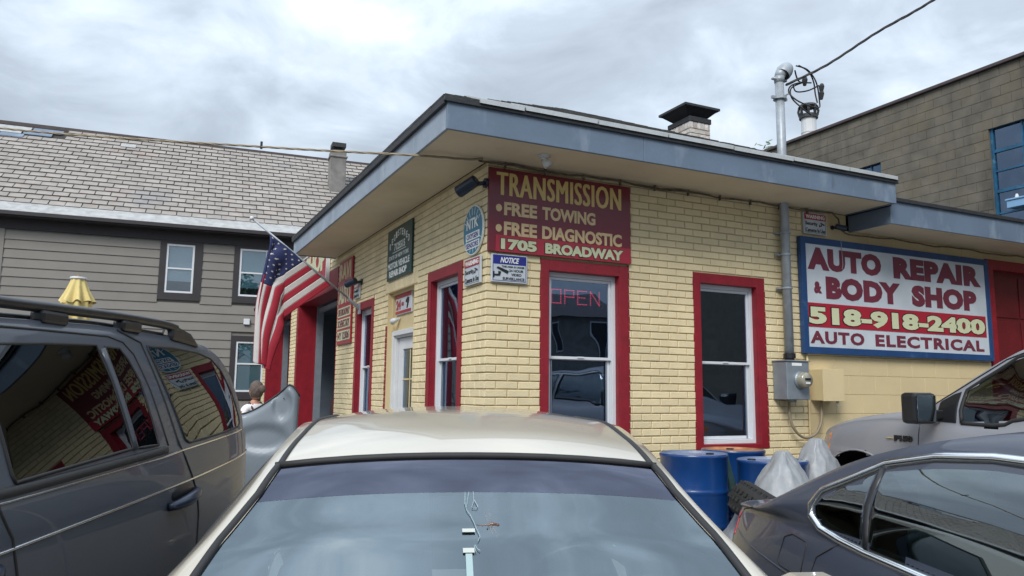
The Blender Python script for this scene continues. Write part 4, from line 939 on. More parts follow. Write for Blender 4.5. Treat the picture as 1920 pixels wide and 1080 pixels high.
# ------------------------------------------------------------------ closed yellow umbrella
um=thing('garden_umbrella','closed yellow garden umbrella with a red valance in front of the grey house','umbrella',(-3.55,5.62,.12))
def ucan(z0,z1,r0,r1,am0,am1,m,nm,rows=14):
    mb=MB(); rr=[]
    for i in range(rows+1):
        t=i/rows; r=r0+(r1-r0)*t**1.25; am=am0+(am1-am0)*t**1.6
        rr.append([((r+am*math.sin(8*g)+.3*am*math.sin(3*g+1))*math.cos(g),(r+am*math.sin(8*g)+.3*am*math.sin(3*g+1))*math.sin(g),z0+(z1-z0)*t+.02*math.sin(8*g+1)*t) for g in [k*2*math.pi/96 for k in range(96)]])
    mb.grid(rr,True); return mb.build(nm,m,um,smooth=True,fixn=False)
ucan(2.86,2.53,.082,.185,.004,.045,'canvas_yellow','canopy'); ucan(2.55,1.6,.155,.14,.03,.035,'canvas_yellow','lower_canopy'); ucan(2.56,1.7,.13,.13,.045,.03,'cloth_red','valance')
mb=MB(); mb.tube([(0,0,0),(0,0,2.9)],.02,10); mb.build('pole','wood_board',um); mb=MB(); mb.lathe([(.0,2.875),(.10,2.872),(.105,2.85),(.09,2.835)],n=24); mb.build('cap','white_paint',um); mb=MB(); mb.lathe([(.25,0),(.25,.06),(.04,.1)],n=24,cap=True); mb.build('base','concrete',um)
# ------------------------------------------------------------------ drums, plank, covered goods, tyres
def drum(label,x,y,z,lid,shiny=False,rz=0):
    t=thing('steel_drum',label,'barrel',(x,y,z),rz,'blue drums under the second front window')
    pr=[(.0,0),(.275,0),(.288,.012),(.288,.02),(.283,.03)]
    for zz in (.30,.58): pr+=[(.283,zz-.03),(.286,zz-.015),(.294,zz),(.286,zz+.015),(.283,zz+.03)]
    pr+=[(.283,.85),(.290,.862),(.290,.878),(.283,.886)]
    mb=MB(); mb.lathe(pr,n=48); mb.build('body','drum_blue',t,smooth=True)
    mb=MB(); mb.lathe([(.283,.886),(.276,.888),(.272,.875),(.268,.868),(.0,.868)],n=48); l=mb.build('lid',lid,t,smooth=False)
    mb=MB(); mb.lathe([(.035,.868),(.035,.88),(.0,.882)],c=(.18,0,0),n=14); mb.lathe([(.02,.868),(.02,.878),(.0,.879)],c=(-.17,.05,0),n=12); mb.build('bung','black_plastic',l)
    return t
gx=.118
drum('blue steel drum with greyish blue lid, leftmost of the group below the window',1.588,-.873,gx,'drum_lid_grey')
drum('blue steel drum with rusty orange lid, in the middle behind the plank',2.27,-.60,gx,'drum_lid_rust',rz=1)
drum('blue steel drum standing in front of the rusty lidded one',2.06,-1.31,.085,'drum_lid_grey',rz=2)
t=thing('plank','dark green plank leaning between the leftmost drum and its neighbours','plank',(1.95,-1.13,.12),0)
mb=MB(); mb.add([(-.03,-.05,0),(.05,-.03,0),(.05,.0,0),(-.03,-.02,0),(-.16,.12,.86),(-.08,.14,.86),(-.08,.17,.86),(-.16,.15,.86)],[(0,3,2,1),(4,5,6,7),(0,1,5,4),(1,2,6,5),(2,3,7,6),(3,0,4,7)]); mb.build('board','plank_green',t)
def tarp(label,x,y,z0,h,rb,rtop,rz,seed,ex=1.):
    rg=random.Random(seed); t=thing('covered_post',label,'cover',(x,y,z0),rz); rr=[]; ph=[rg.uniform(0,6) for _ in range(6)]
    for i in range(26):
        q=i/25; base=rtop+(rb-rtop)*(q**1.02)
        am=.032*q+.006
        rr.append([((base+am*(1.5*math.sin(2*g+ph[0])+math.sin(3*g+ph[3]+q)+.8*abs(math.sin(2.5*g+ph[1]))+.2*math.sin(11*g+ph[2]+2*q)))*math.cos(g)*ex,(base+am*(1.5*math.sin(2*g+ph[0])+math.sin(3*g+ph[3]+q)+.8*abs(math.sin(2.5*g+ph[1]))+.2*math.sin(11*g+ph[2])))*math.sin(g),h*(1-q)) for g in [k*2*math.pi/110 for k in range(110)]])
    rr=[[(p[0]+.045*abs(mnoise.noise(Vector(p)*7+Vector((seed,0,0))))+.008*mnoise.noise(Vector(p)*31),p[1]+.045*abs(mnoise.noise(Vector(p)*7+Vector((0,seed,5))))+.008*mnoise.noise(Vector(p)*29+Vector((3,3,3))),p[2]+.012*mnoise.noise(Vector(p)*14)) for p in row] for row in rr]
    rr.insert(0,[(p[0]*.75,p[1]*.75,h+.012) for p in rr[0]]); rr.insert(0,[(0,0,h+.016)]*110)
    mb=MB(); mb.grid(rr,True); o=mb.build('tarpaulin','tarp_grey',t,smooth=True,weld=True)
    mb=MB(); mb.tube([(0,0,0),(0,0,h-.02)],.03,8); mb.build('post','black_plastic',t); return t
tarp('peaked grey tarpaulin over a post, nearer of the two by the black tyres',1.83,-1.66,.10,.955,.70,.06,.4,3,1.0)
tarp('peaked grey tarpaulin over a post, the farther one beside the truck bumper',2.47,-1.42,.11,1.02,.60,.06,1.2,5,1.0)
def knobtyre(label,x,y,z,tilt,rz,Rr=.36,wd=.13):
    t=thing('knobby_tyre',label,'tyre',(x,y,z)); MM=Matrix.Rotation(rz,4,'Z')@Matrix.Rotation(tilt,4,'X')
    pr=[]
    for i in range(17):
        g=i/16*math.pi*2; pr.append((Rr-wd*.62+wd*.62*math.cos(g),wd*math.sin(g)))
    mb=MB(); mb.lathe(pr,n=36,M4=MM); mb.build('casing','tyre',t,smooth=True)
    mb=MB()
    for k in range(44):
        g=k*2*math.pi/44
        for u_ in (-.75,-.25,.25,.75):
            rr=Rr-abs(u_)**2*.06; z=u_*wd*.95; gg=g+(.07 if abs(u_)>.5 else 0)
            K=Matrix.Rotation(gg,4,'Z')@Matrix.Translation((rr,0,z)); mb.box(-.012,.014,-.014,.014,-.014,.014,lambda a,b,c:tuple(MM@K@Vector((a,b,c))))
    mb.build('tread_blocks','tyre',t,kind='stuff'); return t
knobtyre('black knobby tyre lying tilted beside the nearer grey tarpaulin',1.60,-1.80,.60,R(30),1.0)
knobtyre('black knobby tyre under the upper one, low behind the dark sedan',1.42,-1.72,.25,R(8),.2)
# ------------------------------------------------------------------ silver panel
sp=thing('car_panel','bare silver car body panel with pressed recesses standing behind the dark vehicle','car panel',(-1.60,.82,.1),R(-22)); sp.scale=(.86,1,1)
def panelz(a): # top edge
    return 1.235+.22*max(0,(a+.30)/.36)**1.5 if a<.06 else 1.455-.35*((a-.06)/.1)**1.6
rows=[]
na=40
for i in range(na+1):
    a=-.42+.60*i/na; top=1.19+.26*(max(0,(a+.40)/.47))**1.5 if a<.07 else 1.45-.10*((a-.07)/.11)**2; col=[]
    for j in range(40):
        z=.15+(top-.15)*j/39; q=(z-.15)/(top-.15)
        bul=.05*math.sin(q*math.pi*.9)
        e=lambda ca,cz,ra,rz_: max(0,1-((a-ca)/ra)**2-((z-cz)/rz_)**2)
        rec=-.020*smo(e(.02,1.27,.11,.14)*1.8)-.026*smo(e(-.16,.98,.30,.13)*1.5)
        edge=-.06*max(0,(abs(a+.12)-.26)/.06)**2-.02*max(0,(q-.96)/.04)**1.5
        col.append((a,-(bul+rec+edge),z))
    rows.append(col)
mb=MB(); mb.grid(rows); o=mb.build('skin','silver_panel',sp,smooth=True,solid=.004)
mb=MB(); mb.tube([(r_[-1][0],r_[-1][1]-.004,r_[-1][2]) for r_ in rows],.008,6); mb.build('edge_rubber','black_rubber',sp,smooth=True)
mb=MB()
for a,z in ((.03,1.33),): mb.sphere((a,-.02,z),.006)
mb.build('bolt_holes','black_rubber',sp,kind='stuff')
# ------------------------------------------------------------------ person
def person(x,y,z,rz):
    t=thing('person','person with tied brown hair and white top with dark straps, seen from behind','person',(x,y,z),rz)
    J={'pel':(0,0,.93,.135),'wai':(0,.01,1.06,.115),'che':(0,.0,1.24,.14),'shc':(0,.0,1.36,.10),'nek':(0,-.01,1.42,.052),'nk2':(0,-.0,1.47,.05),
       'sL':(-.16,0,1.35,.06),'eL':(-.22,.02,1.08,.042),'wL':(-.20,-.12,.86,.03),'hL':(-.20,-.16,.80,.035),'sR':(.16,0,1.35,.06),'eR':(.22,.02,1.08,.042),'wR':(.20,-.12,.86,.03),'hR':(.20,-.16,.80,.035),
       'hpL':(-.09,0,.86,.10),'kL':(-.10,-.02,.49,.065),'aL':(-.10,.02,.09,.042),'fL':(-.11,-.14,.04,.035),'hpR':(.09,0,.86,.10),'kR':(.10,-.02,.49,.065),'aR':(.10,.02,.09,.042),'fR':(.11,-.14,.04,.035)}
    E_=[('pel','wai'),('wai','che'),('che','shc'),('shc','nek'),('nek','nk2'),('shc','sL'),('sL','eL'),('eL','wL'),('wL','hL'),('shc','sR'),('sR','eR'),('eR','wR'),('wR','hR'),('pel','hpL'),('hpL','kL'),('kL','aL'),('aL','fL'),('pel','hpR'),('hpR','kR'),('kR','aR'),('aR','fR')]
    ks=list(J); me=bpy.data.meshes.new('body'); me.from_pydata([J[k][:3] for k in ks],[(ks.index(a),ks.index(b)) for a,b in E_],[]); o=link('body',me,t)
    sk=o.modifiers.new('skin','SKIN'); 
    if not me.skin_vertices: me.skin_vertices.new()
    for i,k in enumerate(ks): me.skin_vertices[0].data[i].radius=(J[k][3],J[k][3]*(.75 if k in('che','shc','wai','pel') else 1)); me.skin_vertices[0].data[i].use_root=(k=='pel')
    ss=o.modifiers.new('sub','SUBSURF'); ss.levels=2; ss.render_levels=2
    for m_ in ('skin','shirt_white','jeans'): me.materials.append(M[m_])
    bpy.context.view_layer.update(); me2=bpy.data.meshes.new_from_object(o.evaluated_get(bpy.context.evaluated_depsgraph_get())); o.modifiers.clear(); o.data=me2; me2.name='body'
    me2.materials.clear(); [me2.materials.append(M[m_]) for m_ in ('skin','shirt_white','jeans')]
    for p in me2.polygons:
        c=p.center; p.use_smooth=True; p.material_index=2 if c.z<.96 and abs(c.x)<.19 and c.z>.08 else (1 if .96<=c.z<1.405 and abs(c.x)<.21 and c.z>1.12 or (.96<=c.z<1.3 and abs(c.x)<.17) else 0)
    # head with face, ears
    mb=MB(); rows=[]
    for i in range(19):
        th=math.pi*i/18; zz=math.cos(th); row=[]
        for k in range(24):
            g=2*math.pi*k/24; sx=math.sin(th)*math.cos(g); sy=math.sin(th)*math.sin(g)
            x_=.076*sx*(1-.18*max(0,-zz)); y_=.096*sy*(1-.1*max(0,-zz)); z_=.118*zz
            if sy<-.6 and abs(sx)<.25: y_-=.018*math.exp(-((zz+.05)/.18)**2)*(1-abs(sx)/.25)
            if sy<-.5 and abs(abs(sx)-.35)<.15: y_+=.008*math.exp(-((zz-.12)/.1)**2)
            row.append((x_,y_,1.575+z_))
        rows.append(row)
    mb.grid(rows,True); hd=mb.build('head','skin',t,smooth=True)
    mb=MB(); [mb.sphere((s*.077,.005,1.57),.026,8,8,.35,.7,1.2) for s in (-1,1)]; mb.build('ears','skin',hd,smooth=True)
    mb=MB(); [mb.sphere((s*.028,-.084,1.588),.011,8,6) for s in (-1,1)]; mb.build('eyes','ink_dark',hd,smooth=True)
    mb=MB(); mb.sphere((0,-.088,1.522),.02,8,6,1,.35,.3); mb.build('mouth','cloth_red',hd,smooth=True)
    mb=MB(); rows=[]
    for i in range(19):
        th=math.pi*i/18*.80; row=[]
        for k in range(40):
            g=2*math.pi*k/40; f=1+.04*math.sin(9*g+i); sx,sy,sz=math.sin(th)*math.cos(g),math.sin(th)*math.sin(g),math.cos(th)
            lift=.0 if sy>-.25 else (sy+.25)*-.10*(i/18)
            row.append((.089*sx*f,.012+.103*sy*f+lift*.9,1.590+.122*sz))
        rows.append(row)
    mb.grid(rows,True); mb.sphere((0,.13,1.60),.045,12,8,1,1.1,1.2); mb.build('hair','hair_brown',t,smooth=True)
    for s in (-1,1):
        mb=MB(); mb.tube([(s*.06,.118,1.0),(s*.075,.122,1.2),(s*.10,.085,1.35),(s*.09,.0,1.425),(s*.07,-.08,1.35)],.014,6); mb.build('strap','shirt_dark',t,smooth=True)
    return t
person(-1.53,2.95,.12,R(-150)).scale=(.87,.87,.87)
t=thing('black_cabinet','black tool cabinet with a pale helmet on it inside the first garage bay','cabinet',(.60,6.6,.13))
mb=MB(); mb.box(-.22,.6,-.5,1.0,0,1.22); mb.build('cabinet','black_plastic',t,bevel=.01); mb=MB(); mb.box(-.235,-.222,-.45,.95,.5,.53); mb.box(-.235,-.222,-.45,.95,.9,.93); mb.build('drawer_gap','grey_metal',t)
# ------------------------------------------------------------------ vehicles
def crv(keys):
    """smooth monotone interpolation through (u,value) keys"""
    K=sorted(keys); n=len(K); xs=[k[0] for k in K]; ys=[k[1] for k in K]
    d=[(ys[i+1]-ys[i])/(xs[i+1]-xs[i]) for i in range(n-1)]; m=[d[0]]+[0]*(n-2)+[d[-1]]
    for i in range(1,n-1): m[i]=0 if d[i-1]*d[i]<=0 else 2*d[i-1]*d[i]/(d[i-1]+d[i])
    def f(x):
        if x<=xs[0]: return ys[0]
        if x>=xs[-1]: return ys[-1]
        i=max(j for j in range(n-1) if xs[j]<=x); h=xs[i+1]-xs[i]; t=(x-xs[i])/h
        return ys[i]*(1+2*t)*(1-t)**2+m[i]*h*t*(1-t)**2+ys[i+1]*t*t*(3-2*t)+m[i+1]*h*t*t*(t-1)
    return f
class Car:
    """body surface in car axes: u along the car, x sideways (left/right symmetrical), z up"""
    def __init__(s,name,label,cat,yaw,v0,paint,keys,z0=0.,NS=16):
        a=yaw; s.v0=v0
        s.t=thing(name,label,cat,(CAMP.x+math.cos(a)*v0+math.sin(a)*keys['mid'],CAMP.y-math.sin(a)*v0+math.cos(a)*keys['mid'],z0),-a)
        s.mid=keys['mid']; s.paint=paint; s.k={q:crv(v) for q,v in keys.items() if isinstance(v,list) and q!='wheels'}; s.u0,s.u1=keys['u0'],keys['u1']; s.wh=keys['wheels']; s.wr=keys['wheel_r']; s.ar=keys.get('arch',keys['wheel_r']*1.13); s.bul=keys.get('bulge',.02); s.drop=keys.get('drop',2.4)
    def sec(s,u):
        k=s.k; zs,wm,wb,zb,we,ze,zc=[k[q](u) for q in ('zs','wm','wb','zb','we','ze','zc')]
        P=[(wm-.10,zs),(wm-.03,zs+.05)]
        for t in [.06*i_ for i_ in range(1,16)]: 
            z=zs+.05+(zb-.05-zs-.05)*t; P.append((wm-.03+.03*math.sin(min(1,t/.6)*math.pi/2)-(wm-wb)*max(0,(t-.5)/.5)**2*.75,z))
        P.append((wb-.004,zb-.02)); P.append((wb-.016,zb))
        n=9
        for i in range(1,n+1):
            t=i/n; P.append((wb-.016+(we-wb+.016)*t+s.bul*math.sin(math.pi*t),zb+(ze-zb)*t))
        n=14; nb=len(P)
        for i in range(1,n+1):
            t=i/n; x=we*(1-t); 
            P.append((x,ze+(zc-ze)*(1-(1-t)**s.drop)))
        s.side_n=nb
        return P
    def X(s,u,z):
        P=s.sec(u)[1:s.side_n]
        for i in range(len(P)-1):
            if P[i][1]<=z<=P[i+1][1]+1e-9 and P[i+1][1]>P[i][1]: t=(z-P[i][1])/(P[i+1][1]-P[i][1]); return P[i][0]+(P[i+1][0]-P[i][0])*t
        return P[-1][0]
    def Z(s,u,x):
        k=s.k; we,ze,zc=k['we'](u),k['ze'](u),k['zc'](u); t=1-min(1,abs(x)/we); return ze+(zc-ze)*(1-(1-t)**s.drop)
    def P3(s,side,u,z,off=0.): 
        x=s.X(u,z); return (side*(x+off),u-s.mid,z)
    def body(s,holes=(),cuts=(),du=.035,pill=.075):
        """holes: list (u_lo,u_hi) where the top skin is left out (windscreens); cuts: side polygons left out"""
        us=[s.u0]; 
        marks=sorted([s.u0,s.u1]+[h for q in holes for h in q]); us=[]
        for a,b in zip(marks[:-1],marks[1:]):
            n=max(1,int((b-a)/du)); us+=[a+(b-a)*i/n for i in range(n)]
        us.append(s.u1)
        secs=[s.sec(u) for u in us]; nb=s.side_n
        # end rounding
        def shrink(sec,u):
            e=min(u-s.u0,s.u1-u); f=1 if e>.18 else math.sqrt(max(0,1-((.18-e)/.18)**2))*.22+.78
            return [(x*(1-(1-f)*.8),z) for x,z in sec]
        full=[]
        for u,sc in zip(us,secs):
            sc=shrink(sc,u); full.append([(x,u-s.mid,z) for x,z in sc]+[(-x,u-s.mid,z) for x,z in sc[-2::-1]])
        m=len(full[0]); mb=MB(); mb.v=[p for r in full for p in r]
        ctr=m//2; 
        def inpoly(pt,poly):
            c=False; j=len(poly)-1
            for i in range(len(poly)):
                if (poly[i][1]>pt[1])!=(poly[j][1]>pt[1]) and pt[0]<(poly[j][0]-poly[i][0])*(pt[1]-poly[i][1])/(poly[j][1]-poly[i][1]+1e-12)+poly[i][0]: c=not c
                j=i
            return c
        for i in range(len(full)-1):
            uc=(us[i]+us[i+1])/2; hol=any(a<uc<b for a,b in holes)
            for j in range(m-1):
                side=j<nb-1 or j>=m-nb
                p=[full[i][j],full[i+1][j],full[i+1][j+1],full[i][j+1]]; c=[sum(q[k] for q in p)/4 for k in range(3)]
                if hol and not side and abs(c[0])<s.k['we'](uc)-pill: continue
                if side:
                    skip=False
                    for wu in s.wh:
                        if math.hypot(uc-wu,c[2]-s.wr)<s.ar and abs(c[0])>s.k['wm'](uc)*.8: skip=True
                    for sd,poly in cuts:
                        if (sd==0 or sd*c[0]>0) and inpoly((uc,c[2]),poly): skip=True
                    if skip: continue
                mb.f.append((i*m+j,(i+1)*m+j,(i+1)*m+j+1,i*m+j+1)); mb.mi.append(0)
        for r in (0,len(full)-1):
            mb.f.append(tuple(r*m+j for j in range(m))); mb.mi.append(0)
        # floor
        mb.add([(-.6,s.u0+.1-s.mid,.2),(.6,s.u0+.1-s.mid,.2),(.6,s.u1-.1-s.mid,.2),(-.6,s.u1-.1-s.mid,.2)],[(0,1,2,3)])
        o=mb.build('body',s.paint,s.t,smooth=True,fixn=True); s.bodyo=o
        # make normals point outwards
        me=o.data; big=max(me.polygons,key=lambda p:p.center.z); 
        if big.normal.z<0: me.flip_normals()
        return o
    def side_poly(s,name,side,poly,m,off=.004,nu=30,nz=10,parent=None):
        us=[p[0] for p in poly]; ua,ub=min(us)+1e-4,max(us)-1e-4; rows=[]
        for i in range(nu+1):
            u=ua+(ub-ua)*i/nu; zs=[]
            for k in range(len(poly)):
                (x1,z1),(x2,z2)=poly[k],poly[(k+1)%len(poly)]
                if (x1<=u)!=(x2<=u): zs.append(z1+(z2-z1)*(u-x1)/(x2-x1))
            if len(zs)<2: continue
            lo,hi=min(zs),max(zs); rows.append([s.P3(side,u,lo+(hi-lo)*j/nz,off) for j in range(nz+1)])
        mb=MB(); mb.grid(rows); o=mb.build(name,m,parent or s.t,smooth=True,fixn=True)
        me=o.data; c=me.polygons[len(me.polygons)//2]
        if c.normal.x*side<0: me.flip_normals()
        return o
    def side_line(s,name,side,pts,r,m,off=0.,closed=False,parent=None,n=6,flat=None):
        P=[]; pp=list(pts)+([pts[0]] if closed else [])
        for i in range(len(pp)-1):
            k=max(1,int(math.hypot(pp[i+1][0]-pp[i][0],pp[i+1][1]-pp[i][1])/.04))
            for j in range(k): t=j/k; P.append(s.P3(side,pp[i][0]+(pp[i+1][0]-pp[i][0])*t,pp[i][1]+(pp[i+1][1]-pp[i][1])*t,off))
        P.append(s.P3(side,*pp[-1],off)); mb=MB(); mb.tube(P,r,n); return mb.build(name,m,parent or s.t,smooth=True)
    def top_glass(s,name,ua,ub,m,inset=.055,off=.004,band=None,parent=None,nu=16,nx=24):
        rows=[]
        for i in range(nu+1):
            u=ua+(ub-ua)*i/nu; w_=s.k['we'](u)-inset
            rows.append([(w_*(-1+2*j/nx),u-s.mid,s.Z(u,w_*(-1+2*j/nx))+off) for j in range(nx+1)])
        mb=MB(); mb.grid(rows); o=mb.build(name,m,parent or s.t,smooth=True)
        if o.data.polygons[5].normal.z<0: o.data.flip_normals()
        return o
    def top_line(s,name,pts,r,m,off=0.,parent=None):
        P=[]
        for i in range(len(pts)-1):
            for j in range(10): t=j/10; u=pts[i][0]+(pts[i+1][0]-pts[i][0])*t; x=pts[i][1]+(pts[i+1][1]-pts[i][1])*t; P.append((x,u-s.mid,s.Z(u,x)+off))
        P.append((pts[-1][1],pts[-1][0]-s.mid,s.Z(*pts[-1])+off)); mb=MB(); mb.tube(P,r,6); return mb.build(name,m,parent or s.t,smooth=True)
    def wheels(s,wd=.20):
        for u in s.wh:
            for sd in (-1,1):
                xw=s.k['wm'](u)-.03; MMt=Matrix.Translation((sd*(xw-wd/2),u-s.mid,s.wr))@Matrix.Rotation(R(90)*sd,4,'Y'); r=s.wr

                mb=MB(); mb.lathe([(r*.62,-wd/2),(r*.93,-wd/2),(r*.99,-wd*.38),(r,0),(r*.99,wd*.38),(r*.93,wd/2),(r*.62,wd/2)],n=36,M4=MMt); tyo=mb.build('wheel','tyre',s.t,smooth=True)
                mb=MB(); mb.lathe([(r*.63,wd*.45),(r*.58,wd*.42),(r*.55,wd*.15),(r*.2,wd*.2),(.0,wd*.3)],n=30,M4=MMt)
                for k in range(5):
                    g=k*2*math.pi/5; K=MMt@Matrix.Rotation(g,4,'Z'); mb.box(r*.1,r*.6,-.035,.035,wd*.18,wd*.36,lambda a,b,c:tuple(K@Vector((a,b,c))))
                mb.build('rim','rim_alloy',tyo)
                mb=MB(); P=[]
                for k in range(25):
                    g=R(-10)+k*R(200)/24; uu=u+s.ar*1.005*math.cos(g); z=max(s.k['zs'](uu)+.03,r+s.ar*1.005*math.sin(g)); P.append((sd*(s.X(uu,min(z,s.k['zb'](uu)))+.003),uu-s.mid,z))
                mb.tube(P,.009,8); mb.build('arch_lip',s.paint,s.t,smooth=True)
                mb=MB(); mb.lathe([(s.ar,-.30),(s.ar,.07)],n=30,M4=MMt); mb.lathe([(.0,-.31),(s.ar,-.30)],n=30,M4=MMt); mb.build('wheel_well','black_rubber',s.t,smooth=True)
    def interior(s,ud,us_,zb,w_,wheel_side=1,zs=.55):
        """ud: dash u, us_: list of seat u; direction of travel is towards smaller u"""
        mb=MB(); mb.grid([[(x,ud-.32-s.mid,zb-.04),(x,ud-.05-s.mid,zb+.0),(x,ud+.1-s.mid,zb-.02),(x,ud+.16-s.mid,zb-.16),(x,ud+.05-s.mid,zb-.5)] for x in (-w_,-w_*.5,0,w_*.5,w_)]); mb.build('dashboard','dash_grey',s.t,smooth=True,solid=.01)
        for q,su in enumerate(us_):
            for sd in (-1,1):
                mb=MB(); cx_=sd*w_*.48; 
                mb.box(cx_-.24,cx_+.24,su-.25-s.mid,su+.25-s.mid,zs-.2,zs,); st=mb.build('seat','seat_cloth',s.t,bevel=.04)
                mb=MB(); mb.add([(cx_+a,su+.20+b-s.mid,z) for a,b,z in ((-.23,0,zs-.02),(.23,0,zs-.02),(.23,.13,zs-.02),(-.23,.13,zs-.02),(-.19,.20,zs+.55),(.19,.20,zs+.55),(.19,.29,zs+.55),(-.19,.29,zs+.55))],[(0,3,2,1),(4,5,6,7),(0,1,5,4),(1,2,6,5),(2,3,7,6),(3,0,4,7)]); mb.build('backrest','seat_cloth',st,bevel=.04)
                mb=MB(); mb.box(cx_-.13,cx_+.13,su+.40-s.mid,su+.50-s.mid,zs+.58,zs+.75); mb.build('headrest','seat_cloth',st,bevel=.04)
        c=Vector((wheel_side*w_*.48,ud+.30-s.mid,zb-.02)); MMt=Matrix.Translation(c)@Matrix.Rotation(R(-65),4,'X')
        mb=MB(); mb.tube([tuple(MMt@Vector((.185*math.cos(k*math.pi/16),.185*math.sin(k*math.pi/16),0))) for k in range(33)],.017,8); sw=mb.build('steering_wheel','black_plastic',s.t,smooth=True)
        mb=MB(); mb.box(-.18,.18,-.025,.025,-.01,.01,lambda a,b,c_:tuple(MMt@Vector((a,b,c_)))); mb.box(-.07,.07,-.06,.05,-.02,.02,lambda a,b,c_:tuple(MMt@Vector((a,b,c_)))); mb.build('spokes','black_plastic',sw)
def mirror(car,side,u,z,w_,h_,paint,glassm='chrome',out_=.17,face=1):
    x=car.X(u,z); mb=MB(); y=u-car.mid
    mb.box(side*(x-.01),side*(x+out_*.5),y-.03,y+.03,z-h_*.25,z-h_*.05); mo=mb.build('mirror','black_plastic',car.t,bevel=.01)
    xa,xb=sorted((side*(x+.05),side*(x+.05+w_)))
    mb=MB(); mb.box(xa,xb,y-.06,y+.06,z-h_/2,z+h_/2); mb.build('mirror_housing',paint,mo,bevel=.03)
    mb=MB(); mb.box(xa+.02,xb-.02,y+face*.061,y+face*.066,z-h_/2+.02,z+h_/2-.02); mb.build('mirror_glass',glassm,mo,bevel=.001)
    return mo
# ---- beige sedan in front
tk=dict(mid=2.95,u0=.72,u1=5.25,wheels=[1.55,4.2],wheel_r=.32,bulge=.018,drop=2.3,
 zs=[(.72,.38),(1.1,.2),(4.9,.2),(5.25,.36)],wm=[(.72,.66),(.95,.80),(1.5,.885),(4.4,.885),(5.0,.82),(5.25,.70)],
 wb=[(.72,.62),(1.2,.78),(1.8,.855),(4.3,.855),(5.0,.80),(5.25,.68)],zb=[(.72,.62),(1.0,.74),(1.60,.90),(2.4,.935),(4.2,.97),(4.9,.96),(5.25,.86)],
 we=[(.72,.50),(1.2,.66),(1.50,.72),(1.72,.732),(2.344,.585),(2.8,.575),(3.6,.565),(4.0,.60),(4.55,.70),(5.0,.72),(5.25,.6)],
 ze=[(.72,.66),(1.0,.79),(1.50,.935),(1.72,.975),(2.03,1.13),(2.344,1.285),(2.6,1.345),(2.95,1.385),(3.4,1.385),(3.75,1.34),(4.1,1.20),(4.55,1.005),(5.0,.985),(5.25,.87)],
 zc=[(.72,.68),(1.0,.82),(1.50,.965),(1.72,1.005),(2.03,1.16),(2.344,1.318),(2.6,1.388),(2.95,1.434),(3.4,1.440),(3.75,1.39),(4.1,1.25),(4.55,1.045),(5.0,1.02),(5.25,.90)])
tan=Car('beige_sedan','beige sedan facing the camera in the foreground, roof and windscreen showing','car',R(20.0),.12,'paint_tan',tk)
tan.body(holes=[(1.74,2.330),(3.85,4.50)],du=.03,pill=.045)
tan.wheels()
g_=tan.top_glass('windscreen',1.745,2.165,'wind_glass',inset=.040,off=-.002,nu=14); tan.top_glass('tint_band',2.1655,2.325,'wind_band',inset=.040,off=-.002,parent=g_,nu=4)
tan.top_glass('rear_window',3.86,4.49,'car_glass',inset=.045,off=-.002)
tan.top_line('header_seal',[(2.335,-.56),(2.335,.56)],.011,'black_rubber',off=.0)
for sd in (-1,1):
    tan.top_line('pillar_seal',[(1.75,sd*.69),(2.04,sd*(tan.k['we'](2.04)-.034)),(2.2,sd*(tan.k['we'](2.2)-.034)),(2.33,sd*(tan.k['we'](2.33)-.034))],.011,'black_rubber')
    tan.top_line('roof_ditch',[(2.335,sd*.548),(2.6,sd*.535),(2.9,sd*.525),(3.3,sd*.52),(3.72,sd*.52)],.011,'black_rubber',off=-.003)
    W1=[(2.18,.965),(2.33,1.07),(2.62,1.255),(2.95,1.315),(3.0,1.315),(3.0,.965)]; W2=[(3.04,.965),(3.04,1.315),(3.4,1.315),(3.62,1.28),(3.80,1.16),(3.84,.985)]
    for pl in (W1,W2): go=tan.side_poly('side_window',sd,pl,'privacy_glass'); tan.side_line('window_seal',sd,pl,.008,'black_rubber',closed=True,parent=go)
    for pl in ([(2.0,.30),(2.02,.90),(2.12,.955)],[(3.02,.28),(3.02,.95)],[(3.95,.8),(3.86,.98)]): tan.side_line('door_seam',sd,pl,.0048,'black_rubber')
    for u in (2.84,3.80): mb=MB(); x=tan.X(u,.82); mb.box(min(sd*x,sd*(x+.035)),max(sd*x,sd*(x+.035)),u-.10-tan.mid,u+.10-tan.mid,.805,.835); mb.build('door_handle','paint_tan',tan.t,bevel=.008)
    mirror(tan,sd,2.19 if sd>0 else 2.05,.935 if sd>0 else .90,.16,.125,'paint_tan',face=1)
    mb=MB(); mb.box(sd*.42-.16,sd*.42+.16,.73-tan.mid,.86-tan.mid,.60,.72); mb.build('headlight','lamp_clear',tan.t,bevel=.03)
    mb=MB(); mb.box(sd*.55-.12,sd*.55+.12,5.13-tan.mid,5.23-tan.mid,.72,.86); mb.build('tail_light','lamp_red',tan.t,bevel=.02)
tan.interior(1.98,[2.75,3.6],.93,.66,wheel_side=1,zs=.55)
mb=MB(); mb.box(-.10,.10,2.22-tan.mid,2.25-tan.mid,1.155,1.21); mb.build('rear_view_mirror','black_plastic',tan.t,bevel=.01)
def onglass(u,x,off=.004): return Vector((x,u-tan.mid,tan.Z(u,x)+off))
def sticker(nm,u0,u1,x0,x1,m,off=.003):
    mb=MB(); mb.add([onglass(u0,x0,off),onglass(u0,x1,off),onglass(u1,x1,off),onglass(u1,x0,off)],[(0,1,2,3)]); return mb.build(nm,m,tan.t,solid=.001)
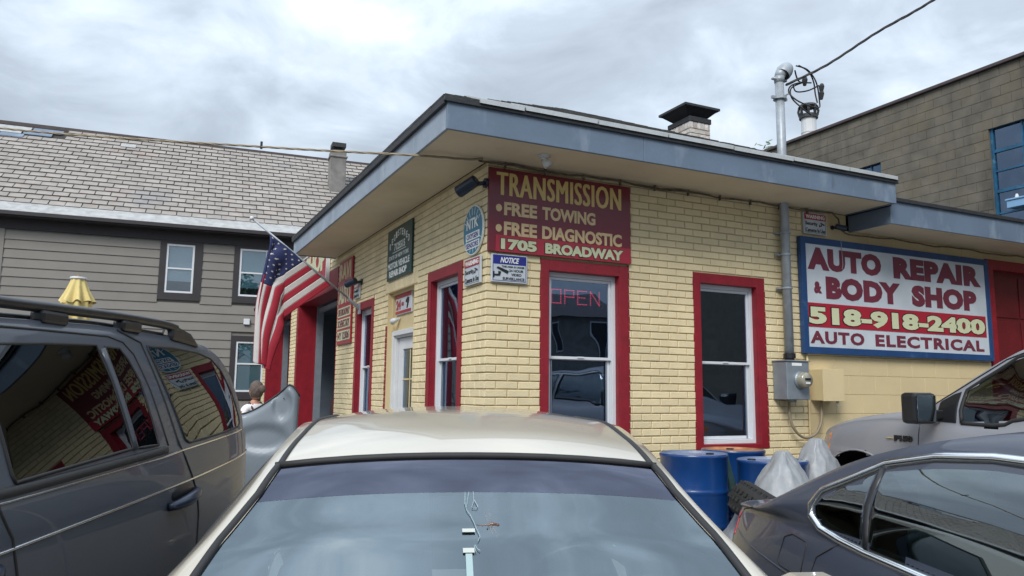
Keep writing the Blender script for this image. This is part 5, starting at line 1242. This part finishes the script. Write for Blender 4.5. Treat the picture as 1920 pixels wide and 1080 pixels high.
# stickers, tag string and washer streaks on the beige car's windscreen
u_,x_=0,0
sticker('paper_label',1.944,1.958,-.034,-.006,'paper'); sticker('paper_label',2.010,2.022,-.034,-.002,'paper')
sticker('paper_strip',1.78,1.942,-.028,-.012,'strip_pale',.002)
for pts in ([(2.158,-.022),(2.115,-.024),(2.09,-.020),(2.075,-.012),(2.05,-.004)],[(2.158,-.012),(2.13,-.016),(2.10,-.020)],[(2.160,.000),(2.125,.000),(2.100,-.006),(2.097,.006),(2.105,.010),(2.128,.002)],[(2.05,-.004),(2.03,.000),(2.01,.006),(1.995,.010),(1.98,.004)],[(1.968,-.004),(1.955,.002),(1.95,.008)],[(1.965,-.006),(1.945,-.002)]):
    mb=MB(); mb.tube([onglass(u,x,.003) for u,x in pts],.0008,5); mb.build('string','strip_pale',tan.t)
# ---- dark grey suv on the left
sk=dict(mid=2.193,u0=-0.535,u1=4.366,wheels=[0.485,3.608],wheel_r=.37,bulge=.010,drop=3.0,
 zs=[(-0.535,0.5),(-0.135,0.32),(4.133,0.32),(4.366,0.5)],wm=[(-0.535,0.75),(-0.085,0.9),(0.515,0.945),(2.321,0.955),(3.14,0.948),(3.684,0.925),(4.059,0.885),(4.279,0.82),(4.366,0.76)],
 wb=[(-0.535,0.7),(-0.085,0.86),(0.515,0.935),(1.965,0.945),(2.818,0.94),(3.376,0.925),(3.835,0.9),(4.096,0.865),(4.279,0.81),(4.366,0.75)],zb=[(-0.535,0.946),(0.015,1.075),(0.715,1.168),(2.063,1.217),(2.979,1.262),(4.058,1.307),(4.264,1.287),(4.318,1.189)],
 we=[(-0.535,0.6),(-0.085,0.74),(0.465,0.8),(1.215,0.75),(1.965,0.752),(2.98,0.745),(3.531,0.735),(3.91,0.73),(4.029,0.74),(4.133,0.765),(4.264,0.77),(4.366,0.7)],
 ze=[(-0.535,0.974),(0.015,1.112),(0.465,1.222),(1.215,1.649),(1.765,1.686),(2.279,1.707),(2.563,1.72),(2.98,1.735),(3.523,1.733),(3.828,1.717),(3.993,1.677),(4.127,1.573),(4.232,1.415),(4.3,1.304),(4.332,1.213)],
 zc=[(-0.535,1.001),(0.015,1.149),(0.465,1.268),(1.215,1.704),(1.765,1.727),(2.278,1.744),(2.563,1.755),(2.979,1.769),(3.522,1.768),(3.827,1.752),(4.015,1.702),(4.149,1.586),(4.247,1.432),(4.307,1.321),(4.341,1.221)])
suv=Car('grey_suv','dark grey station wagon with roof rails and privacy glass at the left','car',R(27.0),-2.345,'paint_grey_suv',sk)
suv.body(holes=[(0.485,1.185)],du=.03,pill=.06); suv.wheels(.24)
suv.top_glass('windscreen',0.485+.005,1.185-.005,'privacy_glass',inset=.055,off=-.002)
SUVW=dict(front=[(0.915,1.213),(1.015,1.314),(1.315,1.593),(1.485,1.616),(2.058,1.63),(2.073,1.222)],main=[(2.182,1.237),(2.172,1.26),(2.155,1.454),(2.17,1.592),(2.229,1.625),(2.482,1.642),(2.783,1.655),(2.813,1.527),(2.84,1.285)],
 small=[(2.84,1.651),(2.941,1.653),(2.982,1.608),(3.02,1.53),(3.039,1.285),(2.868,1.284)],
 quarter=[(3.184,1.673),(3.434,1.681),(3.708,1.674),(3.866,1.652),(3.964,1.595),(4.029,1.476),(4.057,1.367),(4.05,1.332),(4.008,1.315),(3.683,1.295),(3.32,1.277),(3.289,1.292),(3.259,1.401),(3.209,1.565),(3.187,1.651)])
for sd in (1,-1):
    for kx,pl in SUVW.items():
        go=suv.side_poly('side_window',sd,pl,'privacy_glass',off=.003,nu=44); suv.side_line('window_seal',sd,pl,.006,'black_rubber',closed=True,parent=go,off=.001)
    suv.side_line('door_frame_edge',sd,[(2.057,1.676),(2.481,1.687),(2.892,1.695),(2.989,1.679),(3.045,1.634),(3.088,1.5),(3.123,1.277)],.004,'black_rubber')
    suv.side_line('window_divider',sd,[(2.814,1.644),(2.834,1.5),(2.856,1.279)],.013,'paint_grey_suv',off=.002)
    suv.side_line('belt_trim',sd,[(0.865,1.191),(1.765,1.203),(2.163,1.214),(2.613,1.236),(3.092,1.261)],.018,'black_rubber',off=-.004)
    suv.side_line('belt_line',sd,[(0.765,1.172),(2.139,1.192),(3.092,1.239),(3.234,1.251),(3.683,1.277),(4.102,1.299)],.0045,'chrome',off=-.001)
    suv.side_line('side_moulding',sd,[(0.165,1.025),(2.113,1.062),(2.778,1.097),(3.332,1.128),(4.19,1.182)],.0055,'chrome',off=.0)
    suv.side_line('roof_seam',sd,[(2.98,1.726),(3.14,1.687),(3.183,1.482),(3.224,1.261),(3.317,1.141),(3.378,1.063),(3.402,0.976),(3.393,0.713)],.0048,'black_rubber')
    suv.side_line('door_seam',sd,[(2.092,1.658),(2.094,1.259),(2.097,1.178),(2.153,1.093),(2.184,0.988),(2.184,0.536)],.0048,'black_rubber')
    # handle
    for u in (3.211,1.965):
        z=1.059 if u>2.6 else 1.006; x=suv.X(u,z); mb=MB(); P=[]
        for k in range(13):
            q=k/12; P.append((sd*(x+.006+.034*math.sin(q*math.pi)**.5),u-.125+.25*q-suv.mid,z-.016+.036*q))
        mb.tube(P,[.016+.008*math.sin(k/12*math.pi) for k in range(13)],10); hh=mb.build('door_handle','navy_plastic',suv.t,smooth=True)
        mb=MB(); mb.sphere((sd*(x-.004),u+.02-suv.mid,z+.02),1,16,10,.014,.12,.042); mb.build('handle_cup','black_plastic',hh,smooth=True)
    # roof rail
    rl=[(1.365,1.727),(2.295,1.747),(2.596,1.757),(3.003,1.769),(3.367,1.772),(3.507,1.764)]
    mb=MB(); P=loop([(sd*.735,u-suv.mid,z+.012) for u,z in rl],0); mb.tube(P,.019,10); rr_=mb.build('roof_rail','black_plastic',suv.t,smooth=True)
    mb=MB(); mb.add([(sd*(x_),u-suv.mid,z) for x_,u,z in ((.69,3.438,1.729),(.755,3.438,1.716),(.755,3.768,1.696),(.69,3.767,1.709),(.705,3.46,1.801),(.745,3.46,1.799),(.745,3.668,1.766),(.705,3.668,1.768))],[(0,3,2,1),(4,5,6,7),(0,1,5,4),(1,2,6,5),(2,3,7,6),(3,0,4,7)]); mb.build('rail_end','black_plastic',rr_,bevel=.02)
    for u in (1.515,2.588,3.1): mb=MB(); zz=suv.k['ze'](u); mb.box(sd*.735-.025,sd*.735+.025,u-.09-suv.mid,u+.06-suv.mid,zz-.01,zz+.035); mb.build('rail_foot','black_plastic',rr_,bevel=.012)
    mb=MB(); P=[(sd*.70,u-suv.mid,suv.Z(u,.70)+.004) for u in [1.365+i*.1 for i in range(23)]]; mb.tube(P,.012,6); mb.build('roof_strip','black_plastic',rr_,smooth=True)
    mirror(suv,sd,1.065,1.26,.20,.18,'black_plastic',face=1)
    mb=MB(); xa,xb=sorted((sd*.66,sd*.79)); mb.box(xa,xb,4.264-suv.mid,4.344-suv.mid,.86,1.12); mb.build('tail_light','lamp_red',suv.t,bevel=.02)
    mb=MB(); xa,xb=sorted((sd*.4,sd*.68)); mb.box(xa,xb,-0.535-suv.mid,-0.415-suv.mid,.74,.92); mb.build('headlight','lamp_clear',suv.t,bevel=.03)
mb=MB(); rows=[[( .60*x*(1-.1*t),4.118+.16*(1-t)-suv.mid,1.34+.28*t+.012) for x in (-1,-.5,0,.5,1)] for t in (0,.5,1)]; mb.grid(rows); mb.build('rear_window','privacy_glass',suv.t,smooth=True)
# ---- dark sedan at the lower right
vk=dict(mid=1.972,u0=-0.332,u1=3.751,wheels=[0.668,3.054],wheel_r=.33,bulge=.026,drop=2.2,
 zs=[(-0.332,0.4),(0.018,0.22),(3.54,0.22),(3.751,0.4)],wm=[(-0.332,0.72),(0.018,0.86),(0.518,0.915),(3.126,0.915),(3.439,0.87),(3.64,0.79),(3.751,0.7)],
 wb=[(-0.332,0.66),(0.118,0.82),(0.718,0.875),(2.835,0.875),(3.196,0.845),(3.54,0.78),(3.751,0.66)],zb=[(-0.269,0.707),(0.181,0.846),(0.852,0.968),(1.815,1.003),(2.533,1.032),(2.983,1.038),(3.306,1.018),(3.56,0.99),(3.759,0.916)],
 we=[(-0.332,0.55),(0.218,0.72),(0.768,0.74),(1.108,0.793),(1.401,0.707),(1.854,0.698),(2.088,0.71),(2.251,0.725),(2.395,0.742),(2.553,0.766),(2.646,0.785),(2.808,0.824),(2.98,0.86),(3.301,0.79),(3.54,0.73),(3.751,0.6)],
 ze=[(-0.269,0.737),(0.281,0.905),(0.767,1.031),(1.108,1.232),(1.401,1.39),(1.854,1.405),(2.088,1.384),(2.251,1.356),(2.395,1.325),(2.553,1.281),(2.646,1.247),(2.808,1.177),(2.98,1.104),(3.161,1.061),(3.303,1.04),(3.542,1.022),(3.759,0.933)],
 zc=[(-0.269,0.757),(0.272,0.938),(0.766,1.059),(1.107,1.27),(1.4,1.423),(1.852,1.448),(2.086,1.425),(2.249,1.392),(2.394,1.358),(2.552,1.311),(2.645,1.277),(2.806,1.204),(2.979,1.128),(3.161,1.078),(3.302,1.057),(3.542,1.039),(3.759,0.941)])
sed=Car('dark_sedan','dark blue grey sedan with chrome window surround at the lower right','car',R(20.5),2.165,'paint_grey_sedan',vk)
WA=[(0.838,1.021),(1.013,1.126),(1.306,1.28),(1.454,1.316),(1.584,1.32),(1.598,1.024)]
WBk=[(1.678,1.026),(1.664,1.32),(1.908,1.326),(2.132,1.31),(2.286,1.284),(2.341,1.27),(2.341,1.16),(2.321,1.042)]
WC=[(2.353,1.044),(2.375,1.161),(2.373,1.261),(2.488,1.214),(2.62,1.159),(2.656,1.122),(2.653,1.095),(2.597,1.068),(2.486,1.052)]
sed.body(holes=[(0.788,1.398),(2.494,2.982)],cuts=[(-1,WBk),(-1,WC),(1,WBk)],du=.022,pill=.085); sed.wheels()
sed.top_glass('windscreen',0.788+.005,1.398-.005,'car_glass',inset=.08,off=-.002); sed.top_glass('rear_window',2.494+.005,2.982-.005,'car_glass',inset=.08,off=-.002)
for sd in (-1,1):
    for pl in (WA,WBk,WC):
        go=sed.side_poly('side_window',sd,pl,'car_glass' if pl is not WA else 'privacy_glass',off=.0,nu=36); sed.side_line('window_seal',sd,pl,.012,'black_rubber',closed=True,parent=go,off=-.012)
    OUT=[(0.809,1.004),(1.629,1.004),(2.33,1.025),(2.479,1.035),(2.609,1.052),(2.673,1.086),(2.679,1.122),(2.638,1.178),(2.487,1.236),(2.351,1.292),(2.131,1.33),(1.907,1.345),(1.603,1.343),(1.404,1.332),(1.257,1.27),(0.798,1.021)]
    sed.side_line('chrome_surround',sd,OUT,.0155,'chrome',closed=True,off=-.002,n=8)
    sed.side_line('window_divider',sd,[(2.335,1.04),(2.359,1.16),(2.357,1.275)],.016,'black_plastic',off=-.008); sed.side_line('window_divider',sd,[(1.638,1.021),(1.624,1.323)],.03,'black_plastic',off=-.018)
    sed.side_line('door_seam',sd,[(2.471,1.03),(2.6,0.963),(2.621,0.896),(2.615,0.76),(2.612,0.667)],.003,'black_rubber'); sed.side_line('door_seam',sd,[(1.67,0.986),(1.711,0.311)],.003,'black_rubber'); sed.side_line('door_seam',sd,[(0.856,0.962),(0.861,0.311)],.003,'black_rubber')
    sed.side_line('crease',sd,[(0.681,0.767),(1.866,0.796),(2.738,0.864),(3.431,0.915)],.004,'paint_grey_sedan')
    for u in (1.846,2.392): x=sed.X(u,.88); mb=MB(); xa,xb=sorted((sd*(x-.01),sd*(x+.03))); mb.box(xa,xb,u-.11-sed.mid,u+.11-sed.mid,.865,.895); mb.build('door_handle','paint_grey_sedan',sed.t,bevel=.01)
    mirror(sed,sd,1.018,1.10,.18,.14,'paint_grey_sedan',face=1)
    mb=MB(); P=[sed.P3(sd,u,z,.006) for u,z in ((3.483,0.986),(3.648,0.969),(3.648,0.876),(3.47,0.883))]; Q=[(p[0]*.86,p[1],p[2]) for p in P]; mb.add(P+Q,[(0,1,2,3),(7,6,5,4),(0,4,5,1),(1,5,6,2),(2,6,7,3),(3,7,4,0)]); mb.build('tail_light','lamp_red',sed.t,bevel=.006)
    mb=MB(); xa,xb=sorted((sd*.4,sd*.68)); mb.box(xa,xb,-0.322-sed.mid,-0.182-sed.mid,.60,.72); mb.build('headlight','lamp_clear',sed.t,bevel=.03)
sed.side_line('fuel_door',-1,[(2.69,0.884),(2.679,0.978),(2.681,0.996),(2.794,1.004),(2.85,0.986),(2.873,0.894),(2.848,0.884),(2.709,0.876)],.003,'black_rubber',closed=True)
sed.side_line('trunk_seam',-1,[(3.226,1.037),(3.431,1.001),(3.483,0.952)],.003,'black_rubber')
sed.interior(1.018,[1.418,2.217],1.0,.68,wheel_side=1,zs=.50)
# ---- silver pickup truck at the right, nose to the wall
pk=dict(mid=3.6,u0=.55,u1=6.62,wheels=[1.9,5.80],wheel_r=.40,arch=.62,bulge=.02,drop=2.6,
 zs=[(.55,.6),(.9,.45),(6.3,.45),(6.62,.55)],wm=[(.55,.95),(1,.99),(5.6,.99),(6.0,.97),(6.25,.925),(6.45,.83),(6.62,.70)],
 wb=[(.55,.95),(1,.985),(2.4,.985),(5.0,.975),(5.6,.965),(6.0,.94),(6.22,.90),(6.42,.80),(6.62,.66)],zb=[(.55,1.32),(2.30,1.33),(2.5,1.285),(4.6,1.27),(5.0,1.285),(5.4,1.30),(5.8,1.27),(6.15,1.21),(6.40,1.14),(6.62,1.06)],
 we=[(.55,.94),(2.30,.94),(2.42,.80),(2.7,.78),(4.1,.775),(4.35,.79),(4.75,.87),(5.0,.91),(5.4,.90),(6.0,.86),(6.3,.80),(6.62,.58)],
 ze=[(.55,1.33),(2.30,1.34),(2.42,1.80),(2.7,1.88),(4.0,1.89),(4.25,1.86),(4.40,1.80),(4.73,1.60),(4.89,1.50),(5.06,1.41),(5.4,1.36),(5.83,1.315),(6.15,1.25),(6.40,1.18),(6.62,1.09)],
 zc=[(.55,1.33),(2.30,1.34),(2.42,1.84),(2.7,1.94),(4.0,1.955),(4.25,1.93),(4.40,1.85),(4.73,1.63),(4.89,1.53),(5.06,1.44),(5.4,1.42),(5.83,1.36),(6.15,1.29),(6.40,1.22),(6.62,1.10)])
trk=Car('silver_pickup','silver grey pickup truck parked nose towards the wall at the right','truck',R(7.8),6.15,'paint_truck',pk,z0=.0)
TW=[(4.70,1.302),(4.715,1.40),(4.69,1.555),(4.55,1.645),(4.30,1.80),(4.22,1.815),(3.55,1.82),(3.52,1.36),(4.17,1.352),(4.27,1.335),(4.33,1.305),(4.42,1.295)]
TB=[(3.44,1.36),(3.44,1.82),(2.62,1.80),(2.62,1.36)]
trk.body(holes=[(4.32,4.98)],cuts=[(-1,TW),(1,TW),(-1,TB),(1,TB)],du=.03,pill=.07); trk.wheels(.26)
trk.top_glass('windscreen',4.325,4.975,'car_glass',inset=.066,off=-.002)
for sd in (-1,1):
    for pl in (TW,TB): go=trk.side_poly('side_window',sd,pl,'car_glass',off=-.004,nu=40); trk.side_line('window_seal',sd,pl,.018,'black_rubber',closed=True,parent=go,off=-.008)
    QT=[(4.735,1.302),(4.75,1.40),(4.73,1.545),(4.80,1.525),(4.915,1.465),(4.93,1.31)]
    trk.side_poly('quarter_trim',sd,QT,'black_plastic',off=.004,nu=14); 
    trk.side_line('drip_rail',sd,[(2.7,1.86),(3.6,1.875),(4.2,1.85),(4.4,1.785),(4.73,1.585),(4.98,1.44)],.006,'black_rubber',off=.0)
    trk.side_line('door_seam',sd,[(5.07,1.40),(5.09,1.28),(5.10,1.10),(5.09,.5)],.004,'black_rubber'); trk.side_line('door_seam',sd,[(3.48,1.84),(3.48,.5)],.004,'black_rubber'); trk.side_line('door_seam',sd,[(2.48,1.3),(2.48,.5)],.004,'black_rubber')
    P=[trk.P3(sd,u,z,.006) for u,z in ((6.20,1.16),(6.34,1.12),(6.34,.98),(6.22,.99))]; Q=[(p[0]*.9,p[1],p[2]) for p in P]; mb=MB(); mb.add(P+Q,[(0,1,2,3),(7,6,5,4),(0,4,5,1),(1,5,6,2),(2,6,7,3),(3,7,4,0)]); mb.build('side_marker','lamp_amber',trk.t,bevel=.006)
    # mirror with its glass facing the rear
    mb=MB(); y=4.90-trk.mid; xa,xb=sorted((sd*.95,sd*1.07)); mb.box(xa,xb,y-.04,y+.04,1.33,1.40); mo=mb.build('mirror','black_plastic',trk.t,bevel=.01)
    xa,xb=sorted((sd*1.03,sd*1.25)); mb=MB(); mb.box(xa,xb,y-.055,y+.10,1.29,1.535); mb.build('mirror_housing','black_plastic',mo,bevel=.03)
    mb=MB(); mb.box(xa+.018,xb-.018,y-.062,y-.056,1.31,1.515); mb.build('mirror_glass','mirror_dark',mo,bevel=.001)
    mb=MB(); xa,xb=sorted((sd*.85,sd*.97)); mb.box(xa,xb,.54-trk.mid,.62-trk.mid,.85,1.2); mb.build('tail_light','lamp_red',trk.t,bevel=.02)
    x=trk.X(3.75,1.12); xa,xb=sorted((sd*(x-.01),sd*(x+.035))); mb=MB(); mb.box(xa,xb,3.65-trk.mid,3.88-trk.mid,1.10,1.135); mb.build('door_handle','chrome',trk.t,bevel=.01)
# badge: dark raised figures on the fender
MBd=lambda a,d,z:(-(trk.X(5.27,1.165))+d,a-trk.mid,z)
text('badge','F150',5.155,5.345,1.130,1.180,MBd,-.008,'black_plastic',trk.t,bold=.06,flip=True,th=.008,shear=-.0)
mb=MB(); mb.box(5.35,5.43,-.012,-.002,1.150,1.156,MBd); mb.build('badge_bar','gold_paint',trk.t)
mb=MB(); mb.add([(-.90,5.02-trk.mid,1.455),(-.90,5.28-trk.mid,1.385),(-.80,5.02-trk.mid,1.475),(-.90,5.02-trk.mid,1.415),(-.90,5.25-trk.mid,1.375)],[(0,1,2),(0,3,4,1)]); mb.build('cowl_vent','black_plastic',trk.t)
mb=MB(); mb.box(-.72,.72,6.56-trk.mid,6.635-trk.mid,.72,1.0); mb.build('grille','black_plastic',trk.t,bevel=.02); mb=MB(); mb.box(-.9,.9,6.56-trk.mid,6.72-trk.mid,.48,.66); mb.build('bumper','chrome',trk.t,bevel=.04)
trk.interior(4.55,[3.6,2.8],1.24,.74,wheel_side=-1,zs=.86)
# fix: the truck drives towards +u, so its dash is ahead of the seats already; the wheel faces the driver
# ---- insect hovering over the windscreen
ins=thing('dragonfly','small brown dragonfly hovering in front of the beige car windscreen','insect',(-2.093,-4.758,1.220),R(-25))
mb=MB(); mb.tube([(-.024,0,.001),(-.012,0,.0),(-.002,0,.001),(.006,0,.003),(.013,0,.003),(.019,0,.002),(.0225,0,.001)],[.0008,.0014,.0017,.0034,.0036,.0026,.0012],8); mb.build('body','insect_brown',ins,smooth=True)
mb=MB(); mb.sphere((.0215,0,.0015),.0031,10,8); mb.build('head','insect_brown',ins,smooth=True)
for (x0,dx,dz,dy) in ((.008,-.007,.030,.012),(.003,-.010,.022,.010),(.009,.012,-.026,-.012),(.004,.006,-.020,-.012)):
    a=Vector((x0,0,.004)); b=Vector((x0+dx,dy,.004+dz)); n=Vector((.0011,0,.0005)); mb=MB(); mb.add([a-n*.4,a.lerp(b,.5)-n,b-n*.7,b+n*.4,a.lerp(b,.5)+n,a+n*.4],[(0,1,2,3,4,5)]); mb.build('wing','insect_wing',ins,solid=.0002)
for x0 in (.002,.006,.010): mb=MB(); mb.tube([(x0,0,.001),(x0-.002,.001,-.004),(x0-.004,.001,-.008)],.0005,5); mb.build('leg','insect_brown',ins)
mb=MB(); mb.sphere((-.001,0,-.0075),.0018,8,6); mb.build('pollen','ink_dark',ins)
